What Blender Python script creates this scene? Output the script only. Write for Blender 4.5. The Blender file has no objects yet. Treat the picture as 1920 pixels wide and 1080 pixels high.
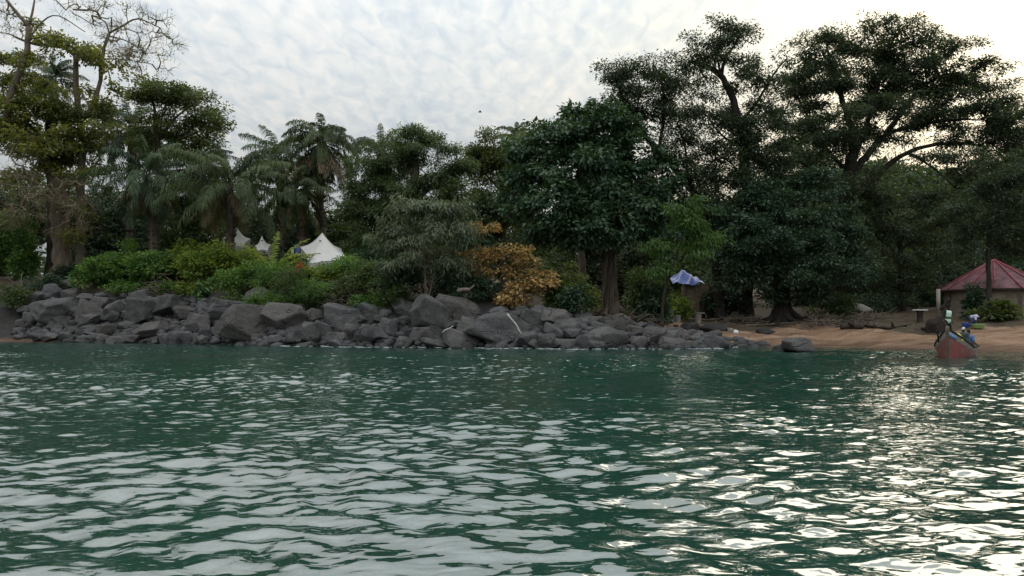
import bpy, bmesh, math, random
import numpy as np
from mathutils import Vector, Matrix

# ------------------------------------------------------------------ basics
scene = bpy.context.scene
COL = scene.collection
F, CX, HY, H = 1386.0, 960.0, 595.0, 2.0          # focal length in px of a 1920 px frame, eye level, eye height
R = math.radians


def W(px, py, Y):
    """world point at depth Y that is seen at (px, py) of the photo"""
    return np.array([(px - CX) / F * Y, Y, H + (HY - py) / F * Y])


def tag(o, label=None, cat=None, group=None, kind=None):
    if label: o['label'] = label
    if cat: o['category'] = cat
    if group: o['group'] = group
    if kind: o['kind'] = kind
    return o


def empty(name, loc, label, cat, group=None, rz=0.0):
    o = bpy.data.objects.new(name, None)
    COL.objects.link(o)
    o.location = [float(v) for v in loc]
    o.rotation_euler = (0, 0, rz)
    return tag(o, label, cat, group)


class MB:
    """collects vertices and quads / triangles; links them as one mesh object"""
    def __init__(self):
        self.v, self.f, self.m, self.t, self.n = [], [], [], [], 0

    def add(self, verts, faces, mat=0, tint=0.5):
        verts = np.asarray(verts, float).reshape(-1, 3)
        faces = np.asarray(faces, np.int64)
        if faces.ndim == 1: faces = faces.reshape(1, -1)
        if faces.shape[1] == 3:
            faces = np.concatenate([faces, np.full((len(faces), 1), -1 - self.n)], axis=1)
        self.v.append(verts)
        self.f.append(faces + self.n)
        self.m.append(np.full(len(faces), mat, np.int32))
        t = np.asarray(tint, float)
        self.t.append(np.full(len(verts), float(t)) if t.ndim == 0 else t)
        self.n += len(verts)

    def box(self, lo, hi, mat=0, tint=0.5, M=None):
        x0, y0, z0 = lo; x1, y1, z1 = hi
        v = np.array([[x0, y0, z0], [x1, y0, z0], [x1, y1, z0], [x0, y1, z0], [x0, y0, z1], [x1, y0, z1], [x1, y1, z1], [x0, y1, z1]], float)
        if M is not None: v = np.array([list(M @ Vector(p)) for p in v])
        self.add(v, [[3, 2, 1, 0], [4, 5, 6, 7], [0, 1, 5, 4], [1, 2, 6, 5], [2, 3, 7, 6], [3, 0, 4, 7]], mat, tint)

    def tube(self, pts, rad, sides=6, mat=0, tint=0.5, cap=True):
        pts = np.asarray(pts, float)
        n = len(pts)
        rad = np.broadcast_to(np.asarray(rad, float), (n,))
        t = np.gradient(pts, axis=0)
        t /= np.linalg.norm(t, axis=1, keepdims=True) + 1e-9
        ref = np.array([0.0, 0, 1.0]) if abs(t[:, 2]).mean() < 0.8 else np.array([0.0, 1.0, 0])
        a = np.cross(t, ref); a /= np.linalg.norm(a, axis=1, keepdims=True) + 1e-9
        b = np.cross(t, a)
        ang = np.arange(sides) * 2 * np.pi / sides
        ring = pts[:, None, :] + rad[:, None, None] * (np.cos(ang)[None, :, None] * a[:, None, :] + np.sin(ang)[None, :, None] * b[:, None, :])
        v = ring.reshape(-1, 3)
        i = np.arange(n - 1)[:, None] * sides
        j = np.arange(sides)[None, :]
        k = (j + 1) % sides
        q = np.stack([i + j, i + k, i + sides + k, i + sides + j], axis=-1).reshape(-1, 4)
        if cap:
            v = np.concatenate([v, pts[:1] - t[:1] * rad[0] * .4, pts[-1:] + t[-1:] * rad[-1] * .4])
            c0, c1 = n * sides, n * sides + 1
            jj = np.arange(sides); kk = (jj + 1) % sides
            self.add(v, q, mat, tint)
            base = self.n - len(v)
            tri = np.concatenate([np.stack([np.full(sides, c0), kk, jj], 1), np.stack([np.full(sides, c1), (n - 1) * sides + jj, (n - 1) * sides + kk], 1)]) + base
            self.f.append(np.concatenate([tri, np.full((len(tri), 1), -1)], axis=1))
            self.m.append(np.full(len(tri), mat, np.int32))
        else:
            self.add(v, q, mat, tint)

    def ball(self, c, r, mat=0, tint=0.5, seg=12, rings=8):
        c = np.asarray(c, float); r = np.broadcast_to(np.asarray(r, float), (3,))
        th = np.linspace(0.0001, np.pi - 0.0001, rings + 1)
        pts = np.stack([np.zeros_like(th), np.zeros_like(th), np.cos(th)], 1)
        ang = np.arange(seg) * 2 * np.pi / seg
        v = np.stack([np.sin(th)[:, None] * np.cos(ang)[None], np.sin(th)[:, None] * np.sin(ang)[None], np.cos(th)[:, None] * np.ones(seg)[None]], -1).reshape(-1, 3) * r + c
        i = np.arange(rings)[:, None] * seg; j = np.arange(seg)[None]; k = (j + 1) % seg
        self.add(v, np.stack([i + j, i + seg + j, i + seg + k, i + k], -1).reshape(-1, 4), mat, tint)

    def capsule(self, a, b, ra, rb, mat=0, sides=10):
        a = np.asarray(a, float); b = np.asarray(b, float)
        d = b - a; L = np.linalg.norm(d) + 1e-9; d = d / L
        s0 = np.array([-1, -.8, -.45, 0.]) ; s1 = np.array([0., .45, .8, 1.])
        pts = np.concatenate([a + d * ra * s0[:, None], b + d * rb * s1[:, None]])
        rad = np.concatenate([ra * np.sqrt(np.maximum(0.0004, 1 - s0 ** 2)), rb * np.sqrt(np.maximum(0.0004, 1 - s1 ** 2))])
        self.tube(pts, rad, sides, mat, cap=True)

    def build(self, name, mats, parent=None, origin=None, smooth=False):
        me = bpy.data.meshes.new(name)
        v = np.concatenate(self.v) if self.v else np.zeros((0, 3))
        if origin is not None: v = v - np.asarray(origin, float)
        f = np.concatenate(self.f); m = np.concatenate(self.m); t = np.concatenate(self.t)
        tri = f[:, 3] < 0
        tot = np.where(tri, 3, 4).astype(np.int32)
        start = np.concatenate([[0], np.cumsum(tot)[:-1]]).astype(np.int32)
        idx = f.reshape(-1); idx = idx[idx >= 0].astype(np.int32)
        me.vertices.add(len(v)); me.vertices.foreach_set('co', v.astype(np.float32).ravel())
        me.loops.add(len(idx)); me.loops.foreach_set('vertex_index', idx)
        me.polygons.add(len(tot)); me.polygons.foreach_set('loop_start', start)
        me.polygons.foreach_set('material_index', m)
        if smooth: me.polygons.foreach_set('use_smooth', np.ones(len(tot), bool))
        at = me.attributes.new('tint', 'FLOAT', 'POINT'); at.data.foreach_set('value', t.astype(np.float32))
        me.update(calc_edges=True)
        for x in (mats if isinstance(mats, (list, tuple)) else [mats]): me.materials.append(x)
        o = bpy.data.objects.new(name, me); COL.objects.link(o)
        if parent is not None: o.parent = parent
        return o


# ------------------------------------------------------------------ materials
def newmat(name):
    m = bpy.data.materials.new(name); m.use_nodes = True
    nt = m.node_tree; nt.nodes.clear()
    out = nt.nodes.new('ShaderNodeOutputMaterial')
    return m, nt, out


def node(nt, typ, **kw):
    n = nt.nodes.new(typ)
    for k, v in kw.items():
        if k.startswith('i_'):
            key = k[2:]
            key = int(key) if key.isdigit() else key.replace('_', ' ')
            n.inputs[key].default_value = v
        else: setattr(n, k, v)
    return n


def ramp(nt, fac, stops, interp='LINEAR'):
    r = nt.nodes.new('ShaderNodeValToRGB'); r.color_ramp.interpolation = interp
    e = r.color_ramp.elements
    while len(e) < len(stops): e.new(0.5)
    for k, (p, c) in enumerate(stops):
        e[k].position = p
        e[k].color = (c, c, c, 1) if not hasattr(c, '__len__') else (*c, 1)
    if fac is not None: nt.links.new(fac, r.inputs[0])
    return r


def mix(nt, fac, a, b, typ='MIX'):
    m = nt.nodes.new('ShaderNodeMix'); m.data_type = 'RGBA'; m.blend_type = typ
    for s, v in ((m.inputs[0], fac), (m.inputs[6], a), (m.inputs[7], b)):
        if hasattr(v, 'links') or hasattr(v, 'is_linked'): nt.links.new(v, s)
        elif hasattr(v, '__len__'): s.default_value = (*v, 1)
        else: s.default_value = v
    return m.outputs[2]


def math_n(nt, op, a, b=0.0, clamp=False):
    m = nt.nodes.new('ShaderNodeMath'); m.operation = op; m.use_clamp = clamp
    for s, v in ((m.inputs[0], a), (m.inputs[1], b)):
        if hasattr(v, 'is_linked'): nt.links.new(v, s)
        else: s.default_value = v
    return m.outputs[0]


def leaf_mat(name, c1, c2, transl=0.35, rough=0.5, spec=0.35, tcol=None):
    m, nt, out = newmat(name)
    at = node(nt, 'ShaderNodeAttribute', attribute_name='tint')
    mid = tuple((a + b) / 2 for a, b in zip(c1, c2))
    r = ramp(nt, at.outputs['Fac'], [(0.0, c1), (0.5, mid), (1.0, c2)])
    p = node(nt, 'ShaderNodeBsdfPrincipled', i_Roughness=rough)
    p.inputs['Specular IOR Level'].default_value = spec
    nt.links.new(r.outputs[0], p.inputs['Base Color'])
    tr = node(nt, 'ShaderNodeBsdfTranslucent')
    tc = mix(nt, 1.0, r.outputs[0], tcol or (1.5, 1.45, 0.7), 'MULTIPLY')
    nt.links.new(tc, tr.inputs[0])
    mx = node(nt, 'ShaderNodeMixShader'); mx.inputs[0].default_value = transl
    nt.links.new(p.outputs[0], mx.inputs[1]); nt.links.new(tr.outputs[0], mx.inputs[2])
    nt.links.new(mx.outputs[0], out.inputs[0])
    return m


def plain(name, col, rough=0.7, spec=0.3, var=0.25, scale=6.0, bump=0.0, bscale=30.0, col2=None, stretch=None):
    """noise-mottled principled material"""
    m, nt, out = newmat(name)
    tc = node(nt, 'ShaderNodeTexCoord')
    vec = tc.outputs['Object']
    if stretch:
        mp = node(nt, 'ShaderNodeMapping'); mp.inputs['Scale'].default_value = stretch
        nt.links.new(vec, mp.inputs[0]); vec = mp.outputs[0]
    nz = node(nt, 'ShaderNodeTexNoise', i_Scale=scale, i_Detail=6.0, i_Roughness=0.6)
    nt.links.new(vec, nz.inputs['Vector'])
    a = tuple(c * (1 - var) for c in col)
    b = col2 or tuple(min(1, c * (1 + var)) for c in col)
    r = ramp(nt, nz.outputs['Fac'], [(0.3, a), (0.7, b)])
    p = node(nt, 'ShaderNodeBsdfPrincipled', i_Roughness=rough)
    p.inputs['Specular IOR Level'].default_value = spec
    nt.links.new(r.outputs[0], p.inputs['Base Color'])
    if bump:
        n2 = node(nt, 'ShaderNodeTexNoise', i_Scale=bscale, i_Detail=8.0)
        nt.links.new(vec, n2.inputs['Vector'])
        bp = node(nt, 'ShaderNodeBump', i_Strength=bump, i_Distance=0.05)
        nt.links.new(n2.outputs['Fac'], bp.inputs['Height']); nt.links.new(bp.outputs[0], p.inputs['Normal'])
    nt.links.new(p.outputs[0], out.inputs[0])
    return m


def rock_mat(name, dark, light, warm):
    m, nt, out = newmat(name)
    tc = node(nt, 'ShaderNodeTexCoord'); geo = node(nt, 'ShaderNodeNewGeometry')
    n1 = node(nt, 'ShaderNodeTexNoise', i_Scale=0.9, i_Detail=8.0, i_Roughness=0.65)
    nt.links.new(geo.outputs['Position'], n1.inputs['Vector'])
    n2 = node(nt, 'ShaderNodeTexNoise', i_Scale=9.0, i_Detail=8.0, i_Roughness=0.7)
    nt.links.new(geo.outputs['Position'], n2.inputs['Vector'])
    oi = node(nt, 'ShaderNodeObjectInfo')
    c = ramp(nt, n1.outputs['Fac'], [(0.32, dark), (0.60, light)]).outputs[0]
    c = mix(nt, math_n(nt, 'MULTIPLY', oi.outputs['Random'], 0.55), c, warm)
    c = mix(nt, 0.75, c, ramp(nt, n2.outputs['Fac'], [(0.32, 0.45), (0.68, 1.5)]).outputs[0], 'MULTIPLY')
    # wet band at the waterline
    sep = node(nt, 'ShaderNodeSeparateXYZ'); nt.links.new(geo.outputs['Position'], sep.inputs[0])
    wz = math_n(nt, 'ADD', sep.outputs[2], math_n(nt, 'MULTIPLY', n1.outputs['Fac'], -0.5))
    wet = ramp(nt, wz, [(0.0, 0.55), (0.35, 1.0)]).outputs[0]
    c = mix(nt, 1.0, c, wet, 'MULTIPLY')
    # layered cracks
    mp = node(nt, 'ShaderNodeMapping'); mp.inputs['Rotation'].default_value = (0.25, 0.5, 0.2); mp.inputs['Scale'].default_value = (0.35, 0.35, 1.1)
    nd = node(nt, 'ShaderNodeTexNoise', i_Scale=1.6, i_Detail=4.0); nt.links.new(geo.outputs['Position'], nd.inputs['Vector'])
    vd = node(nt, 'ShaderNodeVectorMath', operation='MULTIPLY_ADD'); nt.links.new(nd.outputs['Color'], vd.inputs[0]); vd.inputs[1].default_value = (.55, .55, .55); nt.links.new(geo.outputs['Position'], vd.inputs[2])
    nt.links.new(vd.outputs[0], mp.inputs[0])
    vo = node(nt, 'ShaderNodeTexVoronoi', feature='DISTANCE_TO_EDGE', i_Scale=1.0)
    nt.links.new(mp.outputs[0], vo.inputs['Vector'])
    crack = math_n(nt, 'MAXIMUM', ramp(nt, vo.outputs['Distance'], [(0.0, 0.0), (0.03, 1.0)]).outputs[0], ramp(nt, nd.outputs['Fac'], [(0.50, 1.0), (0.58, 0.0)]).outputs[0])
    p = node(nt, 'ShaderNodeBsdfPrincipled')
    p.inputs['Specular IOR Level'].default_value = 0.35
    rr = ramp(nt, wz, [(0.0, 0.35), (0.4, 0.72)]).outputs[0]
    nt.links.new(rr, p.inputs['Roughness'])
    cm = ramp(nt, nd.outputs['Fac'], [(0.50, 0.0), (0.58, 1.0)]).outputs[0]
    c = mix(nt, cm, c, mix(nt, 1.0, c, ramp(nt, vo.outputs['Distance'], [(0.0, 0.35), (0.022, 1.0)]).outputs[0], 'MULTIPLY'))
    nt.links.new(c, p.inputs['Base Color'])
    b1 = node(nt, 'ShaderNodeBump', i_Strength=0.8, i_Distance=0.10); nt.links.new(crack, b1.inputs['Height'])
    b2 = node(nt, 'ShaderNodeBump', i_Strength=0.8, i_Distance=0.10); nt.links.new(n2.outputs['Fac'], b2.inputs['Height'])
    nt.links.new(b1.outputs[0], b2.inputs['Normal']); nt.links.new(b2.outputs[0], p.inputs['Normal'])
    nt.links.new(p.outputs[0], out.inputs[0])
    return m


M = {}
M['rock'] = rock_mat('rock', (0.020, 0.021, 0.025), (0.098, 0.096, 0.097), (0.110, 0.096, 0.080))
M['bark'] = plain('bark', (0.12, 0.095, 0.075), 0.9, 0.1, 0.45, 3.0, 0.8, 10.0, stretch=(1, 1, 0.3))
M['bark_pale'] = plain('bark_pale', (0.165, 0.128, 0.098), 0.9, 0.1, 0.4, 2.5, 0.7, 9.0, stretch=(1, 1, 0.4))
M['bark_dark'] = plain('bark_dark', (0.045, 0.038, 0.032), 0.9, 0.1, 0.4, 3.0, 0.8, 10.0, stretch=(1, 1, 0.3))
M['bark_moss'] = plain('bark_moss', (0.10, 0.072, 0.045), 0.95, 0.1, 0.5, 2.0, 0.9, 7.0, col2=(0.16, 0.10, 0.045))
M['twig_pale'] = plain('twig_pale', (0.25, 0.20, 0.14), 0.85, 0.1, 0.3, 4.0)
M['drift'] = plain('driftwood', (0.17, 0.135, 0.105), 0.85, 0.15, 0.4, 3.0, 0.5, 14.0)
M['drift_white'] = plain('bleached_wood', (0.55, 0.52, 0.47), 0.8, 0.15, 0.2, 3.0)
# ------------------------------------------------------------------ terrain
SX = np.array([-400, -60, -42.2, -27.5, -17.3, -9.4, -2.1, 4.7, 11.6, 16.6, 22.2, 24.6, 29.8, 60, 400.0])
SY = np.array([70, 63, 61.0, 57.7, 52.0, 50.0, 48.0, 46.5, 47.5, 50.0, 48.3, 46.2, 43.0, 38, 30.0])
DD = np.array([-60, -10, 0, 2, 4, 6, 8, 10, 15, 20, 40, 80, 150, 600.0])
PX = np.array([-60, -42, -25, -14, -6, 0, 5, 13, 22, 50.0])
PZ = np.array([
    [-5, -2.5, 0, 1.1, 2.6, 3.9, 4.8, 5.5, 6.1, 6.5, 7.3, 9, 11, 18],
    [-5, -2.5, 0, 1.1, 2.6, 3.9, 4.8, 5.5, 6.1, 6.5, 7.3, 9, 11, 18],
    [-5, -2.5, 0, 1.2, 2.8, 4.0, 4.8, 5.4, 6.2, 6.6, 7.4, 9, 11, 18],
    [-5, -2.5, 0, 1.2, 2.6, 3.6, 4.5, 5.1, 6.0, 6.5, 7.2, 9, 11, 18],
    [-5, -2.5, 0, 1.2, 2.4, 3.2, 3.9, 4.5, 5.3, 5.7, 6.5, 8.5, 11, 18],
    [-5, -2.5, 0, 1.1, 2.2, 2.9, 3.3, 3.5, 3.9, 4.3, 5.4, 8, 11, 18],
    [-5, -2.5, 0, 0.85, 1.5, 1.9, 2.1, 2.2, 2.5, 2.8, 3.9, 7, 11, 18],
    [-5, -2.5, 0, 0.40, 0.8, 1.1, 1.35, 1.55, 1.9, 2.2, 3.2, 6, 11, 18],
    [-5, -2.0, 0, 0.22, 0.5, 0.8, 1.1, 1.35, 1.85, 2.2, 3.2, 6, 11, 18],
    [-5, -2.0, 0, 0.22, 0.5, 0.8, 1.1, 1.35, 1.85, 2.2, 3.2, 6, 11, 18]], float)


def shore(x):
    return np.interp(x, SX, SY) + 0.35 * np.sin(x * 0.9 + 1) + 0.2 * np.sin(x * 2.3)


def ground(x, y):
    x = np.asarray(x, float); y = np.asarray(y, float)
    d = y - shore(x)
    k = np.clip(np.searchsorted(PX, x) - 1, 0, len(PX) - 2)
    t = np.clip((x - PX[k]) / (PX[k + 1] - PX[k]), 0, 1)
    j = np.clip(np.searchsorted(DD, d) - 1, 0, len(DD) - 2)
    s = np.clip((d - DD[j]) / (DD[j + 1] - DD[j]), 0, 1)
    z = (1 - t) * ((1 - s) * PZ[k, j] + s * PZ[k, j + 1]) + t * ((1 - s) * PZ[k + 1, j] + s * PZ[k + 1, j + 1])
    n = 0.10 * np.sin(x * 1.1 + 0.4 * y) * np.sin(y * 0.8 + 1.3) + 0.05 * np.sin(x * 2.7 + y * 1.9) + 0.03 * np.sin(4.1 * x - 3.3 * y)
    z = z + n * np.clip(d / 3.0, 0, 1)
    hill = 40 * np.exp(-(((x - 150) / 75) ** 2 + ((y - 300) / 70) ** 2)) + 17 * np.exp(-(((x + 40) / 160) ** 2 + ((y - 320) / 80) ** 2))
    return z + hill


def G(x, y): return float(ground(np.array([x]), np.array([y]))[0])


def hit(px, py):
    """where the line of sight through (px, py) meets the ground"""
    Y = np.arange(40.0, 130.0, 0.05)
    x = (px - CX) / F * Y; z = H + (HY - py) / F * Y
    g = ground(x, Y)
    k = np.nonzero(g >= z)[0]
    Yh = Y[k[0]] if len(k) else float(shore((px - CX) / F * 64.0)) + 14.0
    return np.array([(px - CX) / F * Yh, Yh, G((px - CX) / F * Yh, Yh)])


def axis(lo, a, b, hi, step, grow=1.12):
    core = list(np.arange(a, b + step / 2, step))
    s, v = step, core[-1]
    while v < hi: s *= grow; v += s; core.append(v)
    s, v = step, core[0]; pre = []
    while v > lo: s *= grow; v -= s; pre.append(v)
    return np.array(pre[::-1] + core)


def grid(xs, ys, zf):
    X, Y = np.meshgrid(xs, ys)
    Z = zf(X, Y)
    v = np.stack([X, Y, Z], -1).reshape(-1, 3)
    nx, ny = len(xs), len(ys)
    i = np.arange(ny - 1)[:, None] * nx; j = np.arange(nx - 1)[None]
    q = np.stack([i + j, i + j + 1, i + nx + j + 1, i + nx + j], -1).reshape(-1, 4)
    return v, q


xs = axis(-1500, -56, 52, 1500, 0.4); ys = axis(20, 40, 82, 2500, 0.3)
v, q = grid(xs, ys, ground)
d = v[:, 1] - shore(v[:, 0])
rocky = np.clip((13 - v[:, 0]) / 6, 0, 1) * np.clip((7.5 - d) / 1.5, 0, 1) * np.clip((-0.0 + d) / 0.6 + (v[:, 0] > -37), 0, 1)
sand = np.clip((v[:, 0] - 9) / 3, 0, 1) * np.clip((10.0 + 2.0 * np.sin(v[:, 0] * .6) - d) / 3, 0, 1)
sand = np.maximum(sand, np.clip((-35.5 - v[:, 0]) / 3, 0, 1) * np.clip((1.0 - d) / 0.5, 0, 1))

m, nt, out = newmat('ground')
geo = node(nt, 'ShaderNodeNewGeometry')
a1 = node(nt, 'ShaderNodeAttribute', attribute_name='sand'); a2 = node(nt, 'ShaderNodeAttribute', attribute_name='rocky')
n1 = node(nt, 'ShaderNodeTexNoise', i_Scale=0.7, i_Detail=8.0, i_Roughness=0.65); nt.links.new(geo.outputs['Position'], n1.inputs['Vector'])
n2 = node(nt, 'ShaderNodeTexNoise', i_Scale=7.0, i_Detail=6.0, i_Roughness=0.7); nt.links.new(geo.outputs['Position'], n2.inputs['Vector'])
mp = node(nt, 'ShaderNodeMapping'); mp.inputs['Scale'].default_value = (0.35, 1.6, 1.0); nt.links.new(geo.outputs['Position'], mp.inputs[0])
n3 = node(nt, 'ShaderNodeTexNoise', i_Scale=0.9, i_Detail=5.0); nt.links.new(mp.outputs[0], n3.inputs['Vector'])
soil = ramp(nt, n1.outputs['Fac'], [(0.3, (0.035, 0.028, 0.02)), (0.5, (0.085, 0.06, 0.04)), (0.7, (0.06, 0.062, 0.03))]).outputs[0]
sandc = ramp(nt, n3.outputs['Fac'], [(0.3, (0.13, 0.078, 0.05)), (0.5, (0.24, 0.145, 0.09)), (0.68, (0.34, 0.225, 0.145))]).outputs[0]
rockc = ramp(nt, n1.outputs['Fac'], [(0.3, (0.02, 0.02, 0.02)), (0.7, (0.06, 0.056, 0.05))]).outputs[0]
edge = math_n(nt, 'ADD', a1.outputs['Fac'], math_n(nt, 'MULTIPLY', math_n(nt, 'SUBTRACT', n1.outputs['Fac'], 0.5), 1.2))
sf = ramp(nt, edge, [(0.40, 0.0), (0.62, 1.0)]).outputs[0]
c = mix(nt, sf, soil, sandc)
c = mix(nt, a2.outputs['Fac'], c, rockc)
c = mix(nt, 0.6, c, ramp(nt, n2.outputs['Fac'], [(0.3, 0.55), (0.7, 1.35)]).outputs[0], 'MULTIPLY')
sep = node(nt, 'ShaderNodeSeparateXYZ'); nt.links.new(geo.outputs['Position'], sep.inputs[0])
c = mix(nt, 1.0, c, ramp(nt, sep.outputs[2], [(0.0, 0.5), (0.15, 0.6), (0.40, 1.0)]).outputs[0], 'MULTIPLY')
p = node(nt, 'ShaderNodeBsdfPrincipled', i_Roughness=0.9); p.inputs['Specular IOR Level'].default_value = 0.2
nt.links.new(c, p.inputs['Base Color'])
bp = node(nt, 'ShaderNodeBump', i_Strength=0.7, i_Distance=0.12); nt.links.new(n2.outputs['Fac'], bp.inputs['Height']); nt.links.new(bp.outputs[0], p.inputs['Normal'])
nt.links.new(p.outputs[0], out.inputs[0])
M['ground'] = m
mb = MB(); mb.add(v, q)
gr = mb.build('ground', M['ground'], smooth=True); tag(gr, kind='structure')
for nm, arr in (('sand', sand), ('rocky', rocky)):
    at = gr.data.attributes.new(nm, 'FLOAT', 'POINT'); at.data.foreach_set('value', arr.astype(np.float32))

# ------------------------------------------------------------------ water
rw = np.random.default_rng(5)
WAVE_SLOPE = 0.118
comps = []
for i in range(110):
    lam = 0.24 * (2.6 / 0.24) ** rw.random()
    th = rw.normal(0.06, 0.72)                               # travel towards the camera, crests across the view
    slope = math.exp(-(math.log(lam / 0.5) / 1.0) ** 2)
    comps.append((2 * np.pi / lam, th, slope * lam / 6.28 * rw.uniform(0.5, 1.3), rw.uniform(0, 6.28)))
_rms = math.sqrt(sum((c_[0] * c_[2]) ** 2 for c_ in comps) / 2)
comps = [(k, t, a * WAVE_SLOPE / _rms, p) for k, t, a, p in comps]
for i in range(14):                                           # longer, low swell that gathers the ripples into patches
    lam = rw.uniform(2.6, 7.0); comps.append((6.283 / lam, rw.normal(0.1, 0.5), 0.016 * lam / 6.28, rw.uniform(0, 6.28)))


def waves(X, Y):
    Z = np.zeros_like(X)
    wx = X + 0.5 * np.sin(Y * 0.35 + X * 0.12) ; wy = Y + 0.45 * np.sin(X * 0.30 + 0.9) + 0.25 * np.sin(X * 0.83 + Y * 0.21)
    for k, th, a, ph in comps:
        u = k * (np.sin(th) * wx + np.cos(th) * wy) + ph
        Z += a * (np.sin(u) + 0.22 * np.cos(2 * u))
    gust = 0.85 + 0.35 * np.sin(X * 0.17 + 0.6 * np.sin(Y * 0.2) + 1.0) * np.sin(Y * 0.23 + 0.5 * np.sin(X * .13)) + 0.15 * np.sin(X * .31 - Y * .4)
    edge = np.clip((47 - abs(X)) / 6, 0, 1) * np.clip((Y - 2.2) / 1.5, 0, 1) * np.clip((66 - Y) / 3, 0, 1)
    calm = np.clip((shore(X) - Y) / 9, 0.55, 1)
    return Z * gust * edge * calm


yy = [2.0]
while yy[-1] < 66: yy.append(yy[-1] + 0.026 + 0.0014 * yy[-1])
wxs = np.arange(-48, 48.01, 0.066)
v, q = grid(wxs, np.array(yy), waves)
mb = MB(); mb.add(v, q)
x0, x1, y0, y1, B = wxs[0], wxs[-1], yy[0], yy[-1], 3000.0
for a in ((-B, -B, B, y0), (-B, y1, B, B), (-B, y0, x0, y1), (x1, y0, B, y1)):
    mb.add([[a[0], a[1], 0], [a[2], a[1], 0], [a[2], a[3], 0], [a[0], a[3], 0]], [[0, 1, 2, 3]])
m, nt, out = newmat('water')
geo = node(nt, 'ShaderNodeNewGeometry')
mp = node(nt, 'ShaderNodeMapping'); mp.inputs['Scale'].default_value = (0.7, 1.25, 1.0); mp.inputs['Rotation'].default_value = (0, 0, R(-8)); nt.links.new(geo.outputs['Position'], mp.inputs[0])
n1 = node(nt, 'ShaderNodeTexNoise', i_Scale=4.5, i_Detail=1.5, i_Roughness=0.5, i_Distortion=0.4); nt.links.new(mp.outputs[0], n1.inputs['Vector'])
n2 = node(nt, 'ShaderNodeTexNoise', i_Scale=0.5, i_Detail=4.0); nt.links.new(geo.outputs['Position'], n2.inputs['Vector'])
bp = node(nt, 'ShaderNodeBump', i_Strength=1.0, i_Distance=0.022); nt.links.new(n1.outputs['Fac'], bp.inputs['Height'])
p = node(nt, 'ShaderNodeBsdfPrincipled', i_Roughness=0.025, i_IOR=3.1)
c = ramp(nt, n2.outputs['Fac'], [(0.35, (0.012, 0.046, 0.032)), (0.65, (0.017, 0.060, 0.043))]).outputs[0]
nt.links.new(c, p.inputs['Base Color']); nt.links.new(bp.outputs[0], p.inputs['Normal'])
nt.links.new(p.outputs[0], out.inputs[0])
M['water'] = m
wo = mb.build('water', m, smooth=True); tag(wo, kind='structure')

# ------------------------------------------------------------------ sky, sun, camera
SUN_AZ, SUN_EL = R(30.0), R(16.0)
sd = Vector((math.sin(SUN_AZ) * math.cos(SUN_EL), math.cos(SUN_AZ) * math.cos(SUN_EL), math.sin(SUN_EL)))
w = bpy.data.worlds.new("World"); scene.world = w; w.use_nodes = True
nt = w.node_tree; nt.nodes.clear()
out = node(nt, 'ShaderNodeOutputWorld'); bg = node(nt, 'ShaderNodeBackground'); bg.inputs[1].default_value = 0.1
sky = node(nt, 'ShaderNodeTexSky', sky_type='NISHITA', sun_disc=False, sun_elevation=SUN_EL, sun_rotation=SUN_AZ, dust_density=2.5, air_density=1.2)
tc = node(nt, 'ShaderNodeTexCoord')
sep = node(nt, 'ShaderNodeSeparateXYZ'); nt.links.new(tc.outputs['Generated'], sep.inputs[0])
zz = math_n(nt, 'ADD', math_n(nt, 'MAXIMUM', sep.outputs[2], 0.0), 0.12)
cmb = node(nt, 'ShaderNodeCombineXYZ')
nt.links.new(math_n(nt, 'DIVIDE', sep.outputs[0], zz), cmb.inputs[0]); nt.links.new(math_n(nt, 'DIVIDE', sep.outputs[1], zz), cmb.inputs[1])
mp = node(nt, 'ShaderNodeMapping'); mp.inputs['Scale'].default_value = (1.0, 0.75, 1.0); mp.inputs['Rotation'].default_value = (0, 0, R(32)); nt.links.new(cmb.outputs[0], mp.inputs[0])
c1 = node(nt, 'ShaderNodeTexNoise', i_Scale=0.75, i_Detail=4.0, i_Roughness=0.5, i_Distortion=0.3); nt.links.new(mp.outputs[0], c1.inputs['Vector'])
mp2 = node(nt, 'ShaderNodeMapping'); mp2.inputs['Scale'].default_value = (1.7, 0.85, 1.0); mp2.inputs['Rotation'].default_value = (0, 0, R(-28)); nt.links.new(cmb.outputs[0], mp2.inputs[0])
c2 = node(nt, 'ShaderNodeTexNoise', i_Scale=12.0, i_Detail=3.0, i_Roughness=0.5, i_Distortion=0.5); nt.links.new(mp2.outputs[0], c2.inputs['Vector'])
cl = math_n(nt, 'ADD', math_n(nt, 'MULTIPLY', c1.outputs['Fac'], 0.5), math_n(nt, 'MULTIPLY', c2.outputs['Fac'], 0.5))
cc = ramp(nt, cl, [(0.38, (3.6, 4.05, 4.5)), (0.50, (4.4, 4.68, 4.83)), (0.63, (5.35, 5.35, 5.2))]).outputs[0]
dp = node(nt, 'ShaderNodeVectorMath', operation='DOT_PRODUCT'); nt.links.new(tc.outputs['Generated'], dp.inputs[0]); dp.inputs[1].default_value = sd
gl = math_n(nt, 'MAXIMUM', dp.outputs['Value'], 0.0)
g1 = math_n(nt, 'POWER', gl, 14.0); g2 = math_n(nt, 'POWER', gl, 90.0)
cc = mix(nt, g1, cc, (1.30, 1.20, 0.99), 'MULTIPLY')
glow = node(nt, 'ShaderNodeVectorMath', operation='SCALE'); glow.inputs[0].default_value = (2.2, 1.95, 1.4); nt.links.new(g2, glow.inputs['Scale'])
addv = node(nt, 'ShaderNodeVectorMath', operation='ADD'); nt.links.new(cc, addv.inputs[0]); nt.links.new(glow.outputs[0], addv.inputs[1])
ov = math_n(nt, 'ADD', math_n(nt, 'MULTIPLY', math_n(nt, 'MAXIMUM', sep.outputs[2], 0.0), 3.3), 0.50)   # an overcast sky is brighter overhead
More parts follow.
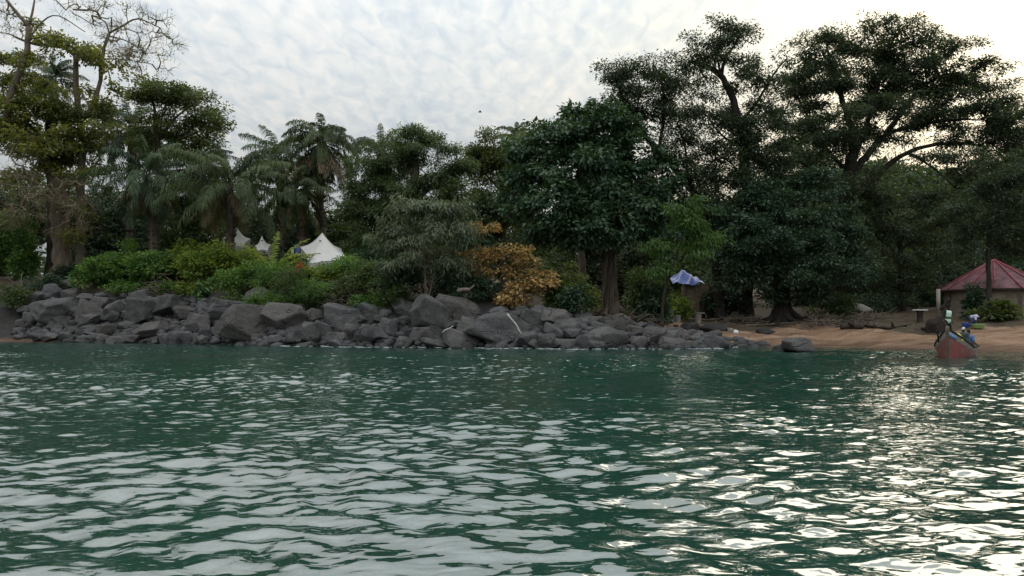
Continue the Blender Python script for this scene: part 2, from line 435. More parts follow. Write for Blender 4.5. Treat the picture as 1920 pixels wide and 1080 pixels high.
ovs = node(nt, 'ShaderNodeVectorMath', operation='SCALE'); nt.links.new(addv.outputs[0], ovs.inputs[0]); nt.links.new(ov, ovs.inputs['Scale'])
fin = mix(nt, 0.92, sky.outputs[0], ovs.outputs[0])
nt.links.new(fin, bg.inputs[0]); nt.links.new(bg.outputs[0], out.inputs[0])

sl = bpy.data.lights.new('sun', 'SUN'); sl.energy = 0.75; sl.angle = R(38); sl.color = (1.0, 0.90, 0.74)
so = bpy.data.objects.new('sun', sl); COL.objects.link(so)
so.rotation_euler = sd.to_track_quat('Z', 'Y').to_euler()

cam = bpy.data.cameras.new('camera'); co = bpy.data.objects.new('camera', cam); COL.objects.link(co)
co.location = (0, 0, H); co.rotation_euler = (R(90), 0, 0)
cam.sensor_width = 36; cam.lens = 36 * F / 1920; cam.shift_y = (HY - 540) / 1920; cam.clip_end = 8000; cam.clip_start = 0.1
scene.camera = co
scene.view_settings.view_transform = 'Standard'; scene.view_settings.look = 'None'
scene.view_settings.exposure = 0.15; scene.view_settings.gamma = 1.0
cy = scene.cycles
cy.max_bounces = 5; cy.diffuse_bounces = 3; cy.glossy_bounces = 2; cy.transmission_bounces = 3; cy.use_denoising = True
cy.caustics_reflective = False; cy.caustics_refractive = False
# ------------------------------------------------------------------ plants: generators
L = {}
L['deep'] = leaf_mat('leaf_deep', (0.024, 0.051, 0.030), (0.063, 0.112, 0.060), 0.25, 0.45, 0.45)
L['blue'] = leaf_mat('leaf_blue', (0.028, 0.064, 0.036), (0.085, 0.145, 0.072), 0.25, 0.45, 0.4)
L['dark'] = leaf_mat('leaf_dark', (0.026, 0.046, 0.028), (0.085, 0.115, 0.062), 0.38, 0.5, 0.4)
L['mid'] = leaf_mat('leaf_mid', (0.043, 0.072, 0.029), (0.109, 0.152, 0.055), 0.35)
L['olive'] = leaf_mat('leaf_olive', (0.042, 0.072, 0.026), (0.155, 0.18, 0.055), 0.4)
L['yellow'] = leaf_mat('leaf_yellow', (0.070, 0.11, 0.030), (0.27, 0.255, 0.065), 0.45)
L['grey'] = leaf_mat('leaf_grey', (0.060, 0.085, 0.050), (0.185, 0.215, 0.125), 0.25, 0.5, 0.4)
L['orange'] = leaf_mat('leaf_orange', (0.085, 0.095, 0.04), (0.62, 0.41, 0.17), 0.35, 0.6, 0.2, tcol=(1.3, 1.1, 0.8))
L['bright'] = leaf_mat('leaf_bright', (0.028, 0.070, 0.018), (0.10, 0.19, 0.036), 0.4)
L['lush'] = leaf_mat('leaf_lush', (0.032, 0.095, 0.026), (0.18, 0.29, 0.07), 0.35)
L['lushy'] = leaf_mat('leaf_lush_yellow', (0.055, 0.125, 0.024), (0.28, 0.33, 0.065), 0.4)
L['pale'] = leaf_mat('leaf_pale', (0.075, 0.150, 0.060), (0.15, 0.24, 0.10), 0.3)
L['palm'] = leaf_mat('leaf_palm', (0.018, 0.042, 0.018), (0.085, 0.125, 0.060), 0.25, 0.5, 0.3)
L['palm_dry'] = leaf_mat('leaf_palm_dry', (0.098, 0.072, 0.042), (0.260, 0.202, 0.124), 0.25, 0.7, 0.2)
L['palm_olive'] = leaf_mat('leaf_palm_olive', (0.024, 0.040, 0.016), (0.105, 0.138, 0.055), 0.3, 0.55, 0.25)
L['red'] = leaf_mat('petal_red', (0.35, 0.03, 0.02), (0.55, 0.10, 0.04), 0.3)


KS, KP, KD = 1.2, 1.6, 1.55
CLN, CLR = 7.0, 0.85


def unit(a): return a / (np.linalg.norm(a, axis=-1, keepdims=True) + 1e-9)


def leaves(mb, rng, cen, out, per, spread, size, mat=0, droop=0.3, upness=0.7, tint=None, tvar=0.35):
    """kite-shaped leaves round the twig ends CEN (which point along OUT)"""
    N = len(cen)
    if N == 0: return
    size = (size[0] * KS, size[1] * KS)
    n = rng.poisson(per * KP, N)
    idx = np.repeat(np.arange(N), n); T = len(idx)
    off = np.clip(rng.normal(size=(T, 3)), -1.7, 1.7) * np.array(spread) * .85
    b = cen[idx] + off
    ax = unit(off * np.array([1, 1, .6]) + 0.5 * out[idx] * np.linalg.norm(spread) + rng.normal(size=(T, 3)) * 0.35 * np.linalg.norm(spread))
    ax[:, 2] -= droop; ax = unit(ax)
    up = np.array([0, 0, 1.0]) * upness + rng.normal(size=(T, 3)) * 0.45
    s = unit(np.cross(ax, up)); nrm = np.cross(s, ax)
    Ln = size[0] * rng.uniform(0.5, 1.4, (T, 1)); Wd = size[1] * rng.uniform(0.55, 1.35, (T, 1))
    p0 = b
    p1 = b + ax * Ln * 0.42 + s * Wd * 0.5 + nrm * Wd * .12
    p2 = b + ax * Ln - nrm * Ln * 0.16
    p3 = b + ax * Ln * 0.42 - s * Wd * 0.5 + nrm * Wd * .12
    v = np.stack([p0, p1, p2, p3], 1).reshape(-1, 3)
    q = np.arange(T * 4).reshape(-1, 4)
    ct = (rng.normal(0.5, 0.20, N) if tint is None else tint)
    t = np.clip(ct[idx] + rng.normal(0, tvar * 0.5, T), 0, 1)
    mb.add(v, q, mat, np.repeat(t, 4))


def grow(rng, nodes, att, step=0.7, jit=0.12, sag=0.0):
    """attach every attractor to the nearest node (space-colonisation in one pass); returns twig paths and their end directions"""
    P = [np.asarray(p, float) for p in nodes]
    arr = np.array(P); parent = [-1] * len(P)
    d0 = np.sqrt(((att[:, None, :] - arr[None]) ** 2).sum(-1)).min(1)
    buf = np.zeros((len(P) + len(att) * 40, 3)); cnt = len(P); buf[:cnt] = arr
    ends = np.zeros(len(att), int)
    for i in np.argsort(d0):
        a = att[i]
        dd = ((buf[:cnt] - a) ** 2).sum(1)
        k = int(np.argmin(dd)); Ld = math.sqrt(dd[k])
        m_ = max(1, min(30, int(Ld / step)))
        s = buf[k].copy(); prev = k
        bend = rng.normal(size=3) * jit * Ld; bend[2] += abs(Ld) * (0.10 - sag)
        for j in range(1, m_ + 1):
            t = j / m_
            pt = s + (a - s) * t + bend * 4 * t * (1 - t) * 0.6
            if cnt >= len(buf): break
            buf[cnt] = pt; parent.append(prev); prev = cnt; cnt += 1
        ends[i] = prev
    return buf[:cnt], np.array(parent), ends


def twigs_to(mb, buf, parent, ends, n0, r_tip, r_max, mat, sides=4, expo=0.5):
    cnt = len(buf); wgt = np.zeros(cnt); wgt[ends] += 1
    for k in range(cnt - 1, n0 - 1, -1): wgt[parent[k]] += wgt[k]
    rad = np.minimum(r_max, r_tip * np.maximum(wgt, 1) ** expo)
    kids = {}
    for k in range(n0, cnt): kids.setdefault(parent[k], []).append(k)
    main = {}
    for k, c in kids.items(): main[k] = max(c, key=lambda x: wgt[x])
    for k in range(n0, cnt):
        p = parent[k]
        if p >= n0 and main.get(p) == k: continue
        path = [p, k]
        while path[-1] in main: path.append(main[path[-1]])
        rr = rad[path].copy(); rr[0] = rr[1]
        mb.tube(buf[path], rr, sides if rr[0] < 0.08 else 6, mat, cap=False)


def densify(pts, step=0.6):
    pts = np.asarray(pts, float)
    # smooth the control polygon (Catmull-Rom)
    P = np.concatenate([[2 * pts[0] - pts[1]], pts, [2 * pts[-1] - pts[-2]]])
    out_, tt = [], []
    for i in range(1, len(P) - 2):
        n = max(2, int(np.linalg.norm(P[i + 1] - P[i]) / step))
        for t in np.arange(n) / n:
            out_.append(0.5 * ((2 * P[i]) + (-P[i - 1] + P[i + 1]) * t + (2 * P[i - 1] - 5 * P[i] + 4 * P[i + 1] - P[i + 2]) * t * t + (-P[i - 1] + 3 * P[i] - 3 * P[i + 1] + P[i + 2]) * t ** 3))
            tt.append((i - 1 + t) / (len(pts) - 1))
    out_.append(pts[-1]); tt.append(1.0)
    return np.array(out_), np.array(tt)


def blob_points(rng, blobs, Y0, dens):
    """attractors inside ellipsoids given in photo pixels at depth Y0 + dy; DENS: points per square metre of ellipse"""
    A, O = [], []
    for b in blobs:
        px, py, rx, ry = b[:4]; dy = b[4] if len(b) > 4 else 0.0; k = b[5] if len(b) > 5 else 1.0
        Y = Y0 + dy
        c = W(px, py, Y); ax = np.array([rx / F * Y, 0, ry / F * Y]); ax[1] = 0.8 * max(ax[0], ax[2])
        n = max(3, int(dens * KD * k * math.pi * ax[0] * ax[2]))
        m_ = max(2, int(n / CLN))                                  # leafy clumps on the shell, gaps between them
        dvec = unit(rng.normal(size=(m_, 3))); r = rng.random(m_) ** (1 / 4.0)
        cc_ = c + dvec * r[:, None] * ax
        w_ = rng.integers(0, m_, n); cr = CLR * rng.uniform(.6, 1.35, m_)
        loc = unit(rng.normal(size=(n, 3))) * (rng.random(n) ** (1 / 2.6))[:, None] * cr[w_][:, None] * np.array([1.15, 1.15, .62])
        A.append(cc_[w_] + loc); O.append(unit(.6 * unit(dvec / ax)[w_] + unit(loc) * .8 + np.array([0, 0, .15])))
    return np.concatenate(A), np.concatenate(O)


def tree(name, label, cat, base, limbs, blobs, leaf, size, dens=3.0, per=26, spread=(0.5, 0.5, 0.3), bark='bark', seed=1,
         droop=0.3, upness=0.7, group=None, twig_r=0.012, bare=(), bare_dens=2.0, bare_leaf=1.2, bare_r=0.019, roots=0, strands=(), aerial=0, twig_bark=None, tvar=0.35, expo=0.5, sag=0.0):
    rng = np.random.default_rng(seed)
    if len(base) == 2: base = hit(*base)
    else:
        b_ = W(*base); base = np.array([b_[0], b_[1], G(b_[0], b_[1])])
    Y0 = base[1]
    root = empty(name, base, label, cat, group)
    tb = MB(); nodes = []
    for li, lm in enumerate(limbs):
        pts = [W(p_[0], p_[1], Y0 + (p_[2] if len(p_) > 2 else 0.0)) for p_ in lm[0]]
        if li == 0: pts[0] = base - np.array([0, 0, 0.3])
        path, tt = densify(pts, 0.5)
        rr = lm[1] + (lm[2] - lm[1]) * tt
        path = path + rng.normal(size=path.shape) * np.minimum(0.05, rr * .12)[:, None]
        rr = rr * (1 + 0.07 * np.sin(np.arange(len(rr)) * 1.7 + li))
        if li == 0:
            rr = rr * (1 + 0.7 * np.exp(-np.arange(len(rr)) * 0.5 / 0.7))
        tb.tube(path, rr, 14 if lm[1] > .3 else 8, 0, cap=True)
        nodes.append(path)
        if li == 0 and aerial:
            for a in range(aerial):
                th = rng.uniform(0, 6.28); k1 = rng.integers(int(len(path) * .35), len(path))
                sub = path[:k1]; wob = np.cumsum(rng.normal(size=(k1, 3)) * 0.05, axis=0)
                off = np.stack([np.cos(th + .15 * np.arange(k1)), np.sin(th + .15 * np.arange(k1)), 0 * np.arange(k1)], 1) * (rr[:k1] * rng.uniform(.9, 1.12))[:, None]
                tb.tube(sub + off + wob * np.array([1, 1, 0]), rng.uniform(.05, .13), 6, 0)
    for a in range(roots):
        th = 6.28 * a / roots + rng.normal(0, .2); ln = rng.uniform(1.6, 3.4)
        s = np.linspace(0, 1, 9); r0 = limbs[0][1]
        xx = base[0] + np.cos(th + 0.5 * s * rng.normal()) * (r0 * .4 + s * ln); yy_ = base[1] + np.sin(th + 0.3 * s) * (r0 * .4 + s * ln)
        zz_ = ground(xx, yy_) + 1.7 * r0 * np.exp(-s * 5.5) * 1.3 + 0.03
        tb.tube(np.stack([xx, yy_, zz_], 1), r0 * (0.36 - 0.29 * s), 7, 0)
    tb.build('trunk', M[bark], root, base, smooth=True)
    nodes = np.concatenate(nodes)
    half = nodes[nodes[:, 2] > base[2] + 0.25 * (nodes[:, 2].max() - base[2])] if len(nodes) > 8 else nodes
    cb = MB()
    A, O = blob_points(rng, blobs, Y0, dens) if blobs else (np.zeros((0, 3)), np.zeros((0, 3)))
    gz = ground(A[:, 0], A[:, 1]) + 0.25 if len(A) else 0
    if len(A): A[:, 2] = np.maximum(A[:, 2], gz)
    nl = len(A)
    if bare:
        B_, OB = blob_points(rng, bare, Y0, bare_dens); A = np.concatenate([A, B_]); O = np.concatenate([O, OB])
    buf, par, ends = grow(rng, half, A, sag=sag)
    twigs_to(cb, buf, par, ends, len(half), twig_r, max(l_[2] for l_ in limbs) * 0.75 + 0.02, 1, expo=expo)
    if bare:                                                     # fine leafless twig ends
        for a, o_ in zip(A[nl:], O[nl:]):
            for k in range(3):
                dv = unit(o_ + rng.normal(size=3) * 0.8)
                cb.tube(np.stack([a, a + dv * .35 + np.array([0, 0, .05]), a + dv * .8 + rng.normal(size=3) * .12]), [bare_r * .8, bare_r * .6, bare_r * .35], 3, 1, cap=False)
    leaves(cb, rng, A[:nl], O[:nl], per, spread, size, 0, droop, upness, tvar=tvar)
    if bare and per: leaves(cb, rng, A[nl:], O[nl:], bare_leaf, (.5, .5, .4), (size[0] * .6, size[1] * .6), 0, droop, upness)
    for (xa, xb, ytop, ln, n, dy) in strands:                     # hanging shoots with a few leaves
        for k in range(n):
            p_ = W(rng.uniform(xa, xb), ytop + rng.uniform(-12, 25), Y0 + dy + rng.uniform(-2, 2)); l_ = ln / F * Y0 * rng.uniform(.4, 1.1)
            s = np.linspace(0, 1, 6); pts = p_ + np.stack([.3 * rng.normal() * s, .3 * rng.normal() * s, -l_ * s], 1)
            cb.tube(pts, 0.013, 3, 1, cap=False)
            leaves(cb, rng, pts[1:], np.tile([[0, 0, -1.0]], (5, 1)), 2.4, (.12, .12, .25), (size[0] * .8, size[1] * .8), 0, 0.9, .4)
    cb.build('crown', [L[leaf], M[twig_bark or bark]], root, base)
    return root


def frond(mb, rng, p0, az, el, Ln, bendk, nl, ll, mat=0, tint=0.5, stalk=0.12, rmat=None, hang=0.55, wid=0.085):
    """one feather leaf: arching stalk with leaflets on both sides"""
    n = 14
    s = np.linspace(0, 1, n); ds = Ln / (n - 1)
    e = el - bendk * s ** 1.3
    hx = np.cumsum(np.cos(e)) * ds; hz = np.cumsum(np.sin(e)) * ds
    tw = az + 0.25 * rng.normal() * s
    pts = p0 + np.stack([hx * np.cos(tw), hx * np.sin(tw), hz], 1)
    mb.tube(pts, 0.035 * (1 - 0.85 * s) + 0.006, 4, mat if rmat is None else rmat, tint, cap=False)
    u = np.linspace(stalk, 1, nl); u = np.concatenate([u, u]); sd_ = np.repeat([1.0, -1.0], nl)
    pos = np.stack([np.interp(u, s, pts[:, i]) for i in range(3)], 1)
    tg = unit(np.stack([np.interp(u, s, np.gradient(pts[:, i])) for i in range(3)], 1))
    side = unit(np.cross(tg, np.array([0, 0, 1.0]))); nrm = np.cross(side, tg)
    ph = rng.normal(0, .45, len(u))
    dr = unit(side * sd_[:, None] * np.cos(ph)[:, None] + tg * 0.55 + nrm * np.sin(ph)[:, None] * .8)
    l_ = ll * (np.sin(np.pi * np.clip(u * .9 + .08, 0, 1)) ** .6 * .9 + .12) * rng.uniform(.8, 1.15, len(u))
    wv = unit(np.cross(dr, nrm + .3 * rng.normal(size=nrm.shape))) * wid * .5
    mid = pos + dr * (l_ * .5)[:, None] - np.array([0, 0, 1]) * (l_ * .10 * hang * 2)[:, None]
    tip = pos + dr * (l_ * .85)[:, None] - np.array([0, 0, 1]) * (l_ * hang)[:, None]
    v = np.stack([pos - wv * .6, pos + wv * .6, mid + wv, mid - wv, tip + wv * .2, tip - wv * .2], 1).reshape(-1, 3)
    i = np.arange(len(u))[:, None] * 6
    q = np.concatenate([i + np.array([[0, 1, 2, 3]]), i + np.array([[3, 2, 4, 5]])])
    mb.add(v, q, mat, np.repeat(np.clip(tint + rng.normal(0, .15, len(u)), 0, 1), 6))


def palm(name, label, base, crown, r, n=30, Lpx=95, leaf='palm', seed=1, dead=8, group=None, skirt_px=60, bend=(0.9, 1.7), emin=-0.5, mats=None, nl=60):
    rng = np.random.default_rng(seed)
    if len(base) == 2: b = hit(*base)
    else:
        b_ = W(*base); b = np.array([b_[0], b_[1], G(b_[0], b_[1])])
    Y0 = b[1]; root = empty(name, b, label, 'palm tree', group)
    c = W(crown[0], crown[1], Y0 + (crown[2] if len(crown) > 2 else 0))
    mid = (b + c) / 2 + np.array([rng.normal() * .25, rng.normal() * .25, 0])
    path, tt = densify([b - np.array([0, 0, .3]), mid, c], 0.4)
    tb = MB(); tb.tube(path, r * (1.25 - .35 * tt) * (1 + .08 * (np.arange(len(tt)) % 2)), 10, 0)
    for k in range(int(len(path) * 5)):                            # old leaf bases
        j = rng.integers(len(path) // 3, len(path)); th = rng.uniform(0, 6.28); rr = r * (1.2 - .3 * tt[j])
        o_ = np.array([math.cos(th), math.sin(th), 0])
        tb.tube(np.stack([path[j] + o_ * rr * .8, path[j] + o_ * (rr + .12) + np.array([0, 0, .16]), path[j] + o_ * (rr + .2) + np.array([0, 0, .38])]), [.07, .06, .03], 4, 0)
    tb.build('trunk', M['bark'], root, b, smooth=False)
    Ln = Lpx / F * Y0
    cb = MB()
    for k in range(n):
        t = (k + .5) / n
        el = 1.45 - (1.45 - emin) * t ** 0.9 + rng.normal(0, .08)
        frond(cb, rng, c + np.array([0, 0, .15 - .3 * t]), k * 2.39996 + rng.normal(0, .2), el, Ln * rng.uniform(.85, 1.08) * (.75 + .25 * min(1, t * 3)),
              rng.uniform(*bend), nl, 0.17 * Ln, 0, float(rng.uniform(.05, .95)), hang=.7)
    cb.build('crown', L[leaf], root, b)
    if dead:
        db = MB()
        for k in range(dead):
            frond(db, rng, c - np.array([0, 0, .3]), rng.uniform(0, 6.28), rng.uniform(-1.0, -0.4), skirt_px / F * Y0 * rng.uniform(.7, 1.1), rng.uniform(.4, .9), 26, 0.12 * Ln, 0, rng.uniform(.2, .8), hang=.8)
        db.build('dead_fronds', L['palm_dry'], root, b)
    return root


def shrub(name, label, cat, px, py, hw, h, leaf, size=(0.22, 0.12), seed=1, per=16, dens=7.0, droop=0.25, upness=.8, group=None, flowers=0, spread=(0.24, 0.24, 0.17), Y=None, bark='bark_dark', lobes=7):
    rng = np.random.default_rng(seed)
    hw, h, py = hw * 1.22, h * 1.18, py + 5
    b = hit(px, py) if Y is None else np.array([(px - CX) / F * Y, Y, G((px - CX) / F * Y, Y)])
    Y0 = b[1]; k = Y0 / F
    root = empty(name, b, label, cat, group)
    lo = []
    for i in range(lobes):
        a = rng.uniform(-1, 1); t = rng.uniform(0.25, 0.8) * (1 - .35 * abs(a))
        lo.append((b + np.array([a * hw * k * .7, rng.uniform(-.5, .5) * hw * k * .8, t * h * k]), np.array([hw * k * rng.uniform(.3, .5), hw * k * .4, h * k * rng.uniform(.22, .36)])))
    A, O = [], []
    for c, ax in lo:
        n = max(5, int(dens * math.pi * ax[0] * ax[2])); dv = unit(rng.normal(size=(n, 3)))
        A.append(c + dv * ax * (rng.random(n) ** .3)[:, None]); O.append(unit(dv + np.array([0, 0, .4])))
    A = np.concatenate(A); O = np.concatenate(O)
    A[:, 2] = np.maximum(A[:, 2], ground(A[:, 0], A[:, 1]) + .12)
    n0 = np.array([b + np.array([rng.normal() * .15, rng.normal() * .15, z]) for z in (-.1, .15, .4)])
    buf, par, ends = grow(rng, n0, A, step=.4)
    sb = MB(); twigs_to(sb, buf, par, ends, len(n0), .008, .05, 0); sb.build('stem', M[bark], root, b)
    cb = MB(); leaves(cb, rng, A, O, per, spread, size, 0, droop, upness)
    mats = [L[leaf]]
    cb.build('foliage', mats, root, b)
    if flowers:
        fb = MB(); top = A[np.argsort(-A[:, 2] + rng.normal(0, .3, len(A)))[:flowers]]
        leaves(fb, rng, top + np.array([0, -.15, .15]), np.tile([[0, 0, 1.0]], (len(top), 1)), 7, (.10, .10, .06), (.13, .10), 0, 0, .9)
        fb.build('blossoms', L['red'], root, b)
    return root
# ------------------------------------------------------------------ the trees, as the photo shows them
tree('large_tree', 'big pale-barked tree of several leaning trunks, half bare with yellowing leaves', 'tree', (118, 503), [
    ([(118, 505), (112, 420), (108, 350), (85, 300), (40, 260), (-15, 228)], 0.85, 0.45),
    ([(150, 498, .5), (150, 420, .5), (153, 300, 1), (150, 225, 1), (143, 165, 1), (143, 105, 1)], 0.45, 0.24),
    ([(143, 105, 1), (118, 88, 1), (85, 85, .5), (55, 80, 0), (25, 68, -.5)], 0.24, 0.10),
    ([(150, 230, 1), (172, 200, 1), (188, 150, 1.2), (193, 100, 1.4), (205, 62, 1.4)], 0.27, 0.14),
    ([(205, 62, 1.4), (232, 48, 1.4), (258, 35, 1), (300, 52, .6)], 0.12, 0.05),
    ([(205, 62, 1.4), (196, 40, 1.8), (172, 30, 2)], 0.09, 0.04),
    ([(207, 68, 1.4), (240, 78, .6), (272, 100, 0)], 0.08, 0.035),
    ([(193, 110, 1.4), (235, 112, .4), (285, 120, 0)], 0.07, 0.03),
    ([(8, 240, -1), (22, 170, -1), (47, 108, -1), (54, 50, -1)], 0.34, 0.26),
    ([(54, 50, -1), (30, 22, -1), (8, -5, -1)], 0.20, 0.12),
    ([(56, 45, -1), (62, 15, -.5), (66, -8, 0)], 0.12, 0.07),
    ([(50, 80, -1), (80, 40, 0), (110, 30, .5), (160, 60, 1)], 0.09, 0.04),
    ([(145, 155, 1), (120, 140, .5), (98, 118, 0), (80, 98, 0)], 0.07, 0.03),
    ([(108, 350, 0), (70, 345, -2), (30, 330, -3.5), (-10, 325, -4)], 0.10, 0.04),
    ([(85, 300, 0), (60, 340, -3), (45, 390, -4)], 0.07, 0.03),
    ([(120, 470, -.2), (99, 440, -.8), (103, 400, -.5)], 0.10, 0.06),
    ([(160, 505, -.6), (150, 470, -.6), (156, 420, -.4)], 0.09, 0.06),
], [(150, 82, 60, 24), (192, 100, 40, 22), (70, 66, 35, 20), (55, 130, 40, 22), (115, 110, 40, 18, 0, .5), (115, 168, 35, 20, 0, .6), (200, 200, 25, 22), (28, 170, 40, 40), (218, 185, 22, 20, 0, .7),
    (150, 265, 40, 28), (100, 285, 40, 25), (30, 250, 45, 30), (15, 120, 30, 40), (60, 200, 40, 30), (170, 438, 36, 10, -1), (150, 400, 25, 18, -1, .6), (120, 330, 30, 20), (230, 145, 25, 18, 0, .6), (60, 270, 40, 26, -3), (20, 330, 30, 30, -3), (150, 330, 26, 16, -1.5), (180, 240, 26, 22, -1, .5), (90, 200, 30, 20, -1, .4), (130, 240, 30, 20, -1.5, .5), (215, 225, 18, 16, 0, .6), (10, 215, 24, 26, -2, .6)],
    'yellow', (0.30, 0.19), dens=2.8, per=12, spread=(.42, .42, .24), bark='bark_pale', seed=3, bare=[(252, 62, 70, 50), (300, 70, 30, 45), (150, 18, 90, 24), (268, 112, 50, 32), (20, 45, 35, 40), (40, 335, 70, 45, -3), (50, 385, 55, 38, -4), (100, 345, 50, 40, -2), (20, 290, 50, 30, -3), (150, 370, 50, 40, -3), (110, 410, 50, 30, -3), (30, 430, 36, 26, -3)],
    bare_dens=3.4, roots=7, twig_r=0.018, twig_bark='twig_pale', droop=.35)
tree('broadleaf_tree', 'dark green tree filling the gap behind the big pale half-bare tree', 'tree', (95, 480, 75), [
    ([(95, 480), (95, 380), (90, 250), (95, 180)], .4, .2), ([(92, 300), (150, 240), (190, 210)], .2, .1), ([(92, 280), (40, 220), (10, 190)], .2, .1)],
    [(100, 190, 60, 35), (55, 220, 50, 40), (150, 215, 55, 40), (185, 255, 45, 40), (120, 260, 60, 45), (20, 230, 45, 50), (10, 160, 35, 40), (60, 280, 60, 40), (200, 210, 25, 25), (40, 340, 40, 30), (140, 320, 50, 30)], 'olive', (.28, .15), dens=1.5, per=22, seed=4, bark='bark_dark')
tree('broadleaf_tree', 'round yellow-green tree crown rising behind the palms next to the half-bare tree', 'tree', (305, 470, 80), [
    ([(305, 470), (300, 330), (296, 270), (290, 215)], .4, .25), ([(297, 260), (330, 220), (370, 190)], .18, .08), ([(297, 280), (350, 255), (395, 240)], .18, .07), ([(292, 215), (285, 185), (280, 165)], .18, .08)],
    [(315, 180, 55, 28), (360, 180, 45, 28), (390, 215, 28, 35), (285, 185, 35, 26), (340, 215, 45, 24), (395, 250, 22, 22), (255, 205, 25, 25, 0, .7), (350, 245, 45, 16, 0, .8), (270, 165, 25, 16), (300, 240, 45, 20), (265, 250, 40, 26), (330, 275, 60, 20), (390, 280, 30, 22), (420, 225, 10, 20)], 'olive', (.27, .15), dens=2.8, per=22, seed=5)
tree('mango_tree', 'broad dense dome-shaped tree with brownish new leaves on top behind the white tent', 'tree', (775, 500, 71), [
    ([(775, 500), (775, 420), (778, 350), (780, 300)], .5, .3), ([(776, 400), (730, 350), (710, 320)], .25, .1), ([(777, 380), (830, 330), (850, 310)], .25, .1)],
    [(775, 268, 60, 34), (730, 300, 50, 40), (825, 295, 45, 42), (700, 360, 45, 55), (775, 340, 75, 55), (845, 365, 40, 55), (690, 425, 45, 50), (760, 420, 70, 50), (830, 430, 55, 50), (670, 470, 30, 30), (865, 300, 22, 30), (660, 400, 25, 35), (705, 320, 46, 34), (690, 380, 44, 40), (740, 385, 50, 40), (820, 375, 50, 40)], 'mid', (.22, .09), dens=4.0, per=30, spread=(.42, .42, .26), seed=6, droop=.5)
tree('broadleaf_tree', 'paler olive tree seen further back between the dense dome and the big round tree', 'tree', (945, 500, 84), [
    ([(945, 500), (942, 400), (940, 330), (935, 280)], .35, .2), ([(942, 380), (980, 320), (985, 290)], .15, .08), ([(941, 360), (905, 320), (895, 300)], .15, .08)],
    [(925, 262, 32, 20), (905, 295, 32, 32), (970, 262, 26, 20), (950, 310, 45, 40), (990, 310, 30, 45), (900, 345, 30, 40), (950, 375, 55, 45), (885, 270, 22, 16), (940, 440, 60, 40), (930, 300, 50, 34), (910, 390, 40, 40), (975, 345, 40, 40)], 'olive', (.3, .13), dens=2.6, per=24, seed=7)
tree('small_tree', 'slender grey-green tree with drooping narrow leaves rooted in the brown bank rock', 'tree', (800, 582), [
    ([(800, 585), (798, 545), (796, 500), (790, 440)], .11, .06), ([(802, 562), (812, 525), (824, 490), (850, 440)], .07, .035), ([(797, 520), (770, 470), (755, 430)], .05, .025), ([(796, 490), (800, 420), (790, 385)], .05, .02), ([(820, 500), (855, 460), (868, 430)], .04, .02), ([(798, 500), (830, 430), (845, 400)], .05, .02)],
    [(770, 415, 48, 34), (785, 382, 30, 20), (830, 392, 40, 26), (855, 380, 22, 16), (740, 450, 34, 26), (835, 440, 45, 34), (780, 465, 50, 34), (862, 470, 26, 34), (735, 490, 34, 24, 0, .8), (805, 492, 44, 18, 0, .7), (735, 410, 24, 16), (850, 505, 24, 20)], 'grey', (.32, .08), dens=4.6, per=22, spread=(.30, .30, .2), bark='bark_pale', seed=8, droop=1.0, upness=.5, twig_r=.008)
tree('small_tree', 'low tree with orange-brown withered leaves leaning over the boulders', 'tree', (968, 572), [
    ([(968, 574), (950, 566, -.4), (932, 560, -.6), (918, 545, -.6), (905, 520, -.5), (890, 500, -.2)], .13, .06), ([(930, 560, -.5), (945, 545, -.6), (975, 520, -.6), (1000, 495, -.6)], .07, .03), ([(912, 535, -.5), (935, 500, -.4), (945, 480, -.3)], .05, .025), ([(900, 510, -.3), (895, 470, -.2), (905, 440, 0)], .05, .02), ([(950, 566, -.4), (985, 560, -1), (1015, 545, -1)], .05, .02)],
    [(955, 480, 48, 17), (905, 482, 26, 16), (1000, 492, 38, 17), (985, 530, 34, 22, -1), (1012, 545, 26, 20, -1), (980, 555, 36, 18, -1), (900, 437, 22, 14), (935, 505, 30, 10, 0, .6), (1035, 520, 16, 18)], 'orange', (.26, .15), dens=5.4, per=15, spread=(.26, .26, .16), bark='bark_pale', seed=9, twig_r=.009, tvar=.6)
tree('large_tree', 'massive round tree with big leaves and a root-wrapped trunk behind the boulder heap', 'tree', (1146, 590), [
    ([(1146, 590), (1145, 540), (1142, 470), (1138, 400), (1130, 330), (1120, 270)], .57, .26), ([(1141, 440), (1080, 380, -1), (1020, 340, -1.5)], .25, .1), ([(1139, 420), (1190, 350, -1), (1240, 320, -1)], .25, .1), ([(1136, 380), (1100, 300, -1), (1085, 250, -1)], .2, .08), ([(1140, 450), (1090, 440, -2.5), (1060, 430, -3)], .15, .06), ([(1140, 450), (1180, 430, -2.5), (1215, 420, -3)], .15, .06)],
    [(1085, 222, 55, 30), (1130, 250, 70, 40), (1050, 270, 60, 40), (1185, 290, 70, 45), (1000, 305, 45, 45), (1090, 320, 90, 50, -1), (1230, 335, 42, 40), (985, 365, 40, 50), (1050, 385, 75, 45, -2), (1150, 380, 80, 45, -2), (1220, 390, 50, 45, -1), (1085, 430, 65, 34, -3), (1165, 425, 60, 28, -3), (1050, 440, 45, 26, -2), (1225, 440, 34, 32, -1), (1000, 430, 30, 30, 0, .7), (1020, 240, 20, 12), (1105, 325, 60, 40, 1), (1110, 290, 50, 30), (1120, 350, 50, 30, -1.5)],
    'blue', (.36, .21), dens=3.6, per=17, spread=(.48, .48, .26), bark='bark', seed=10, aerial=16, droop=.45, upness=.9, roots=5)
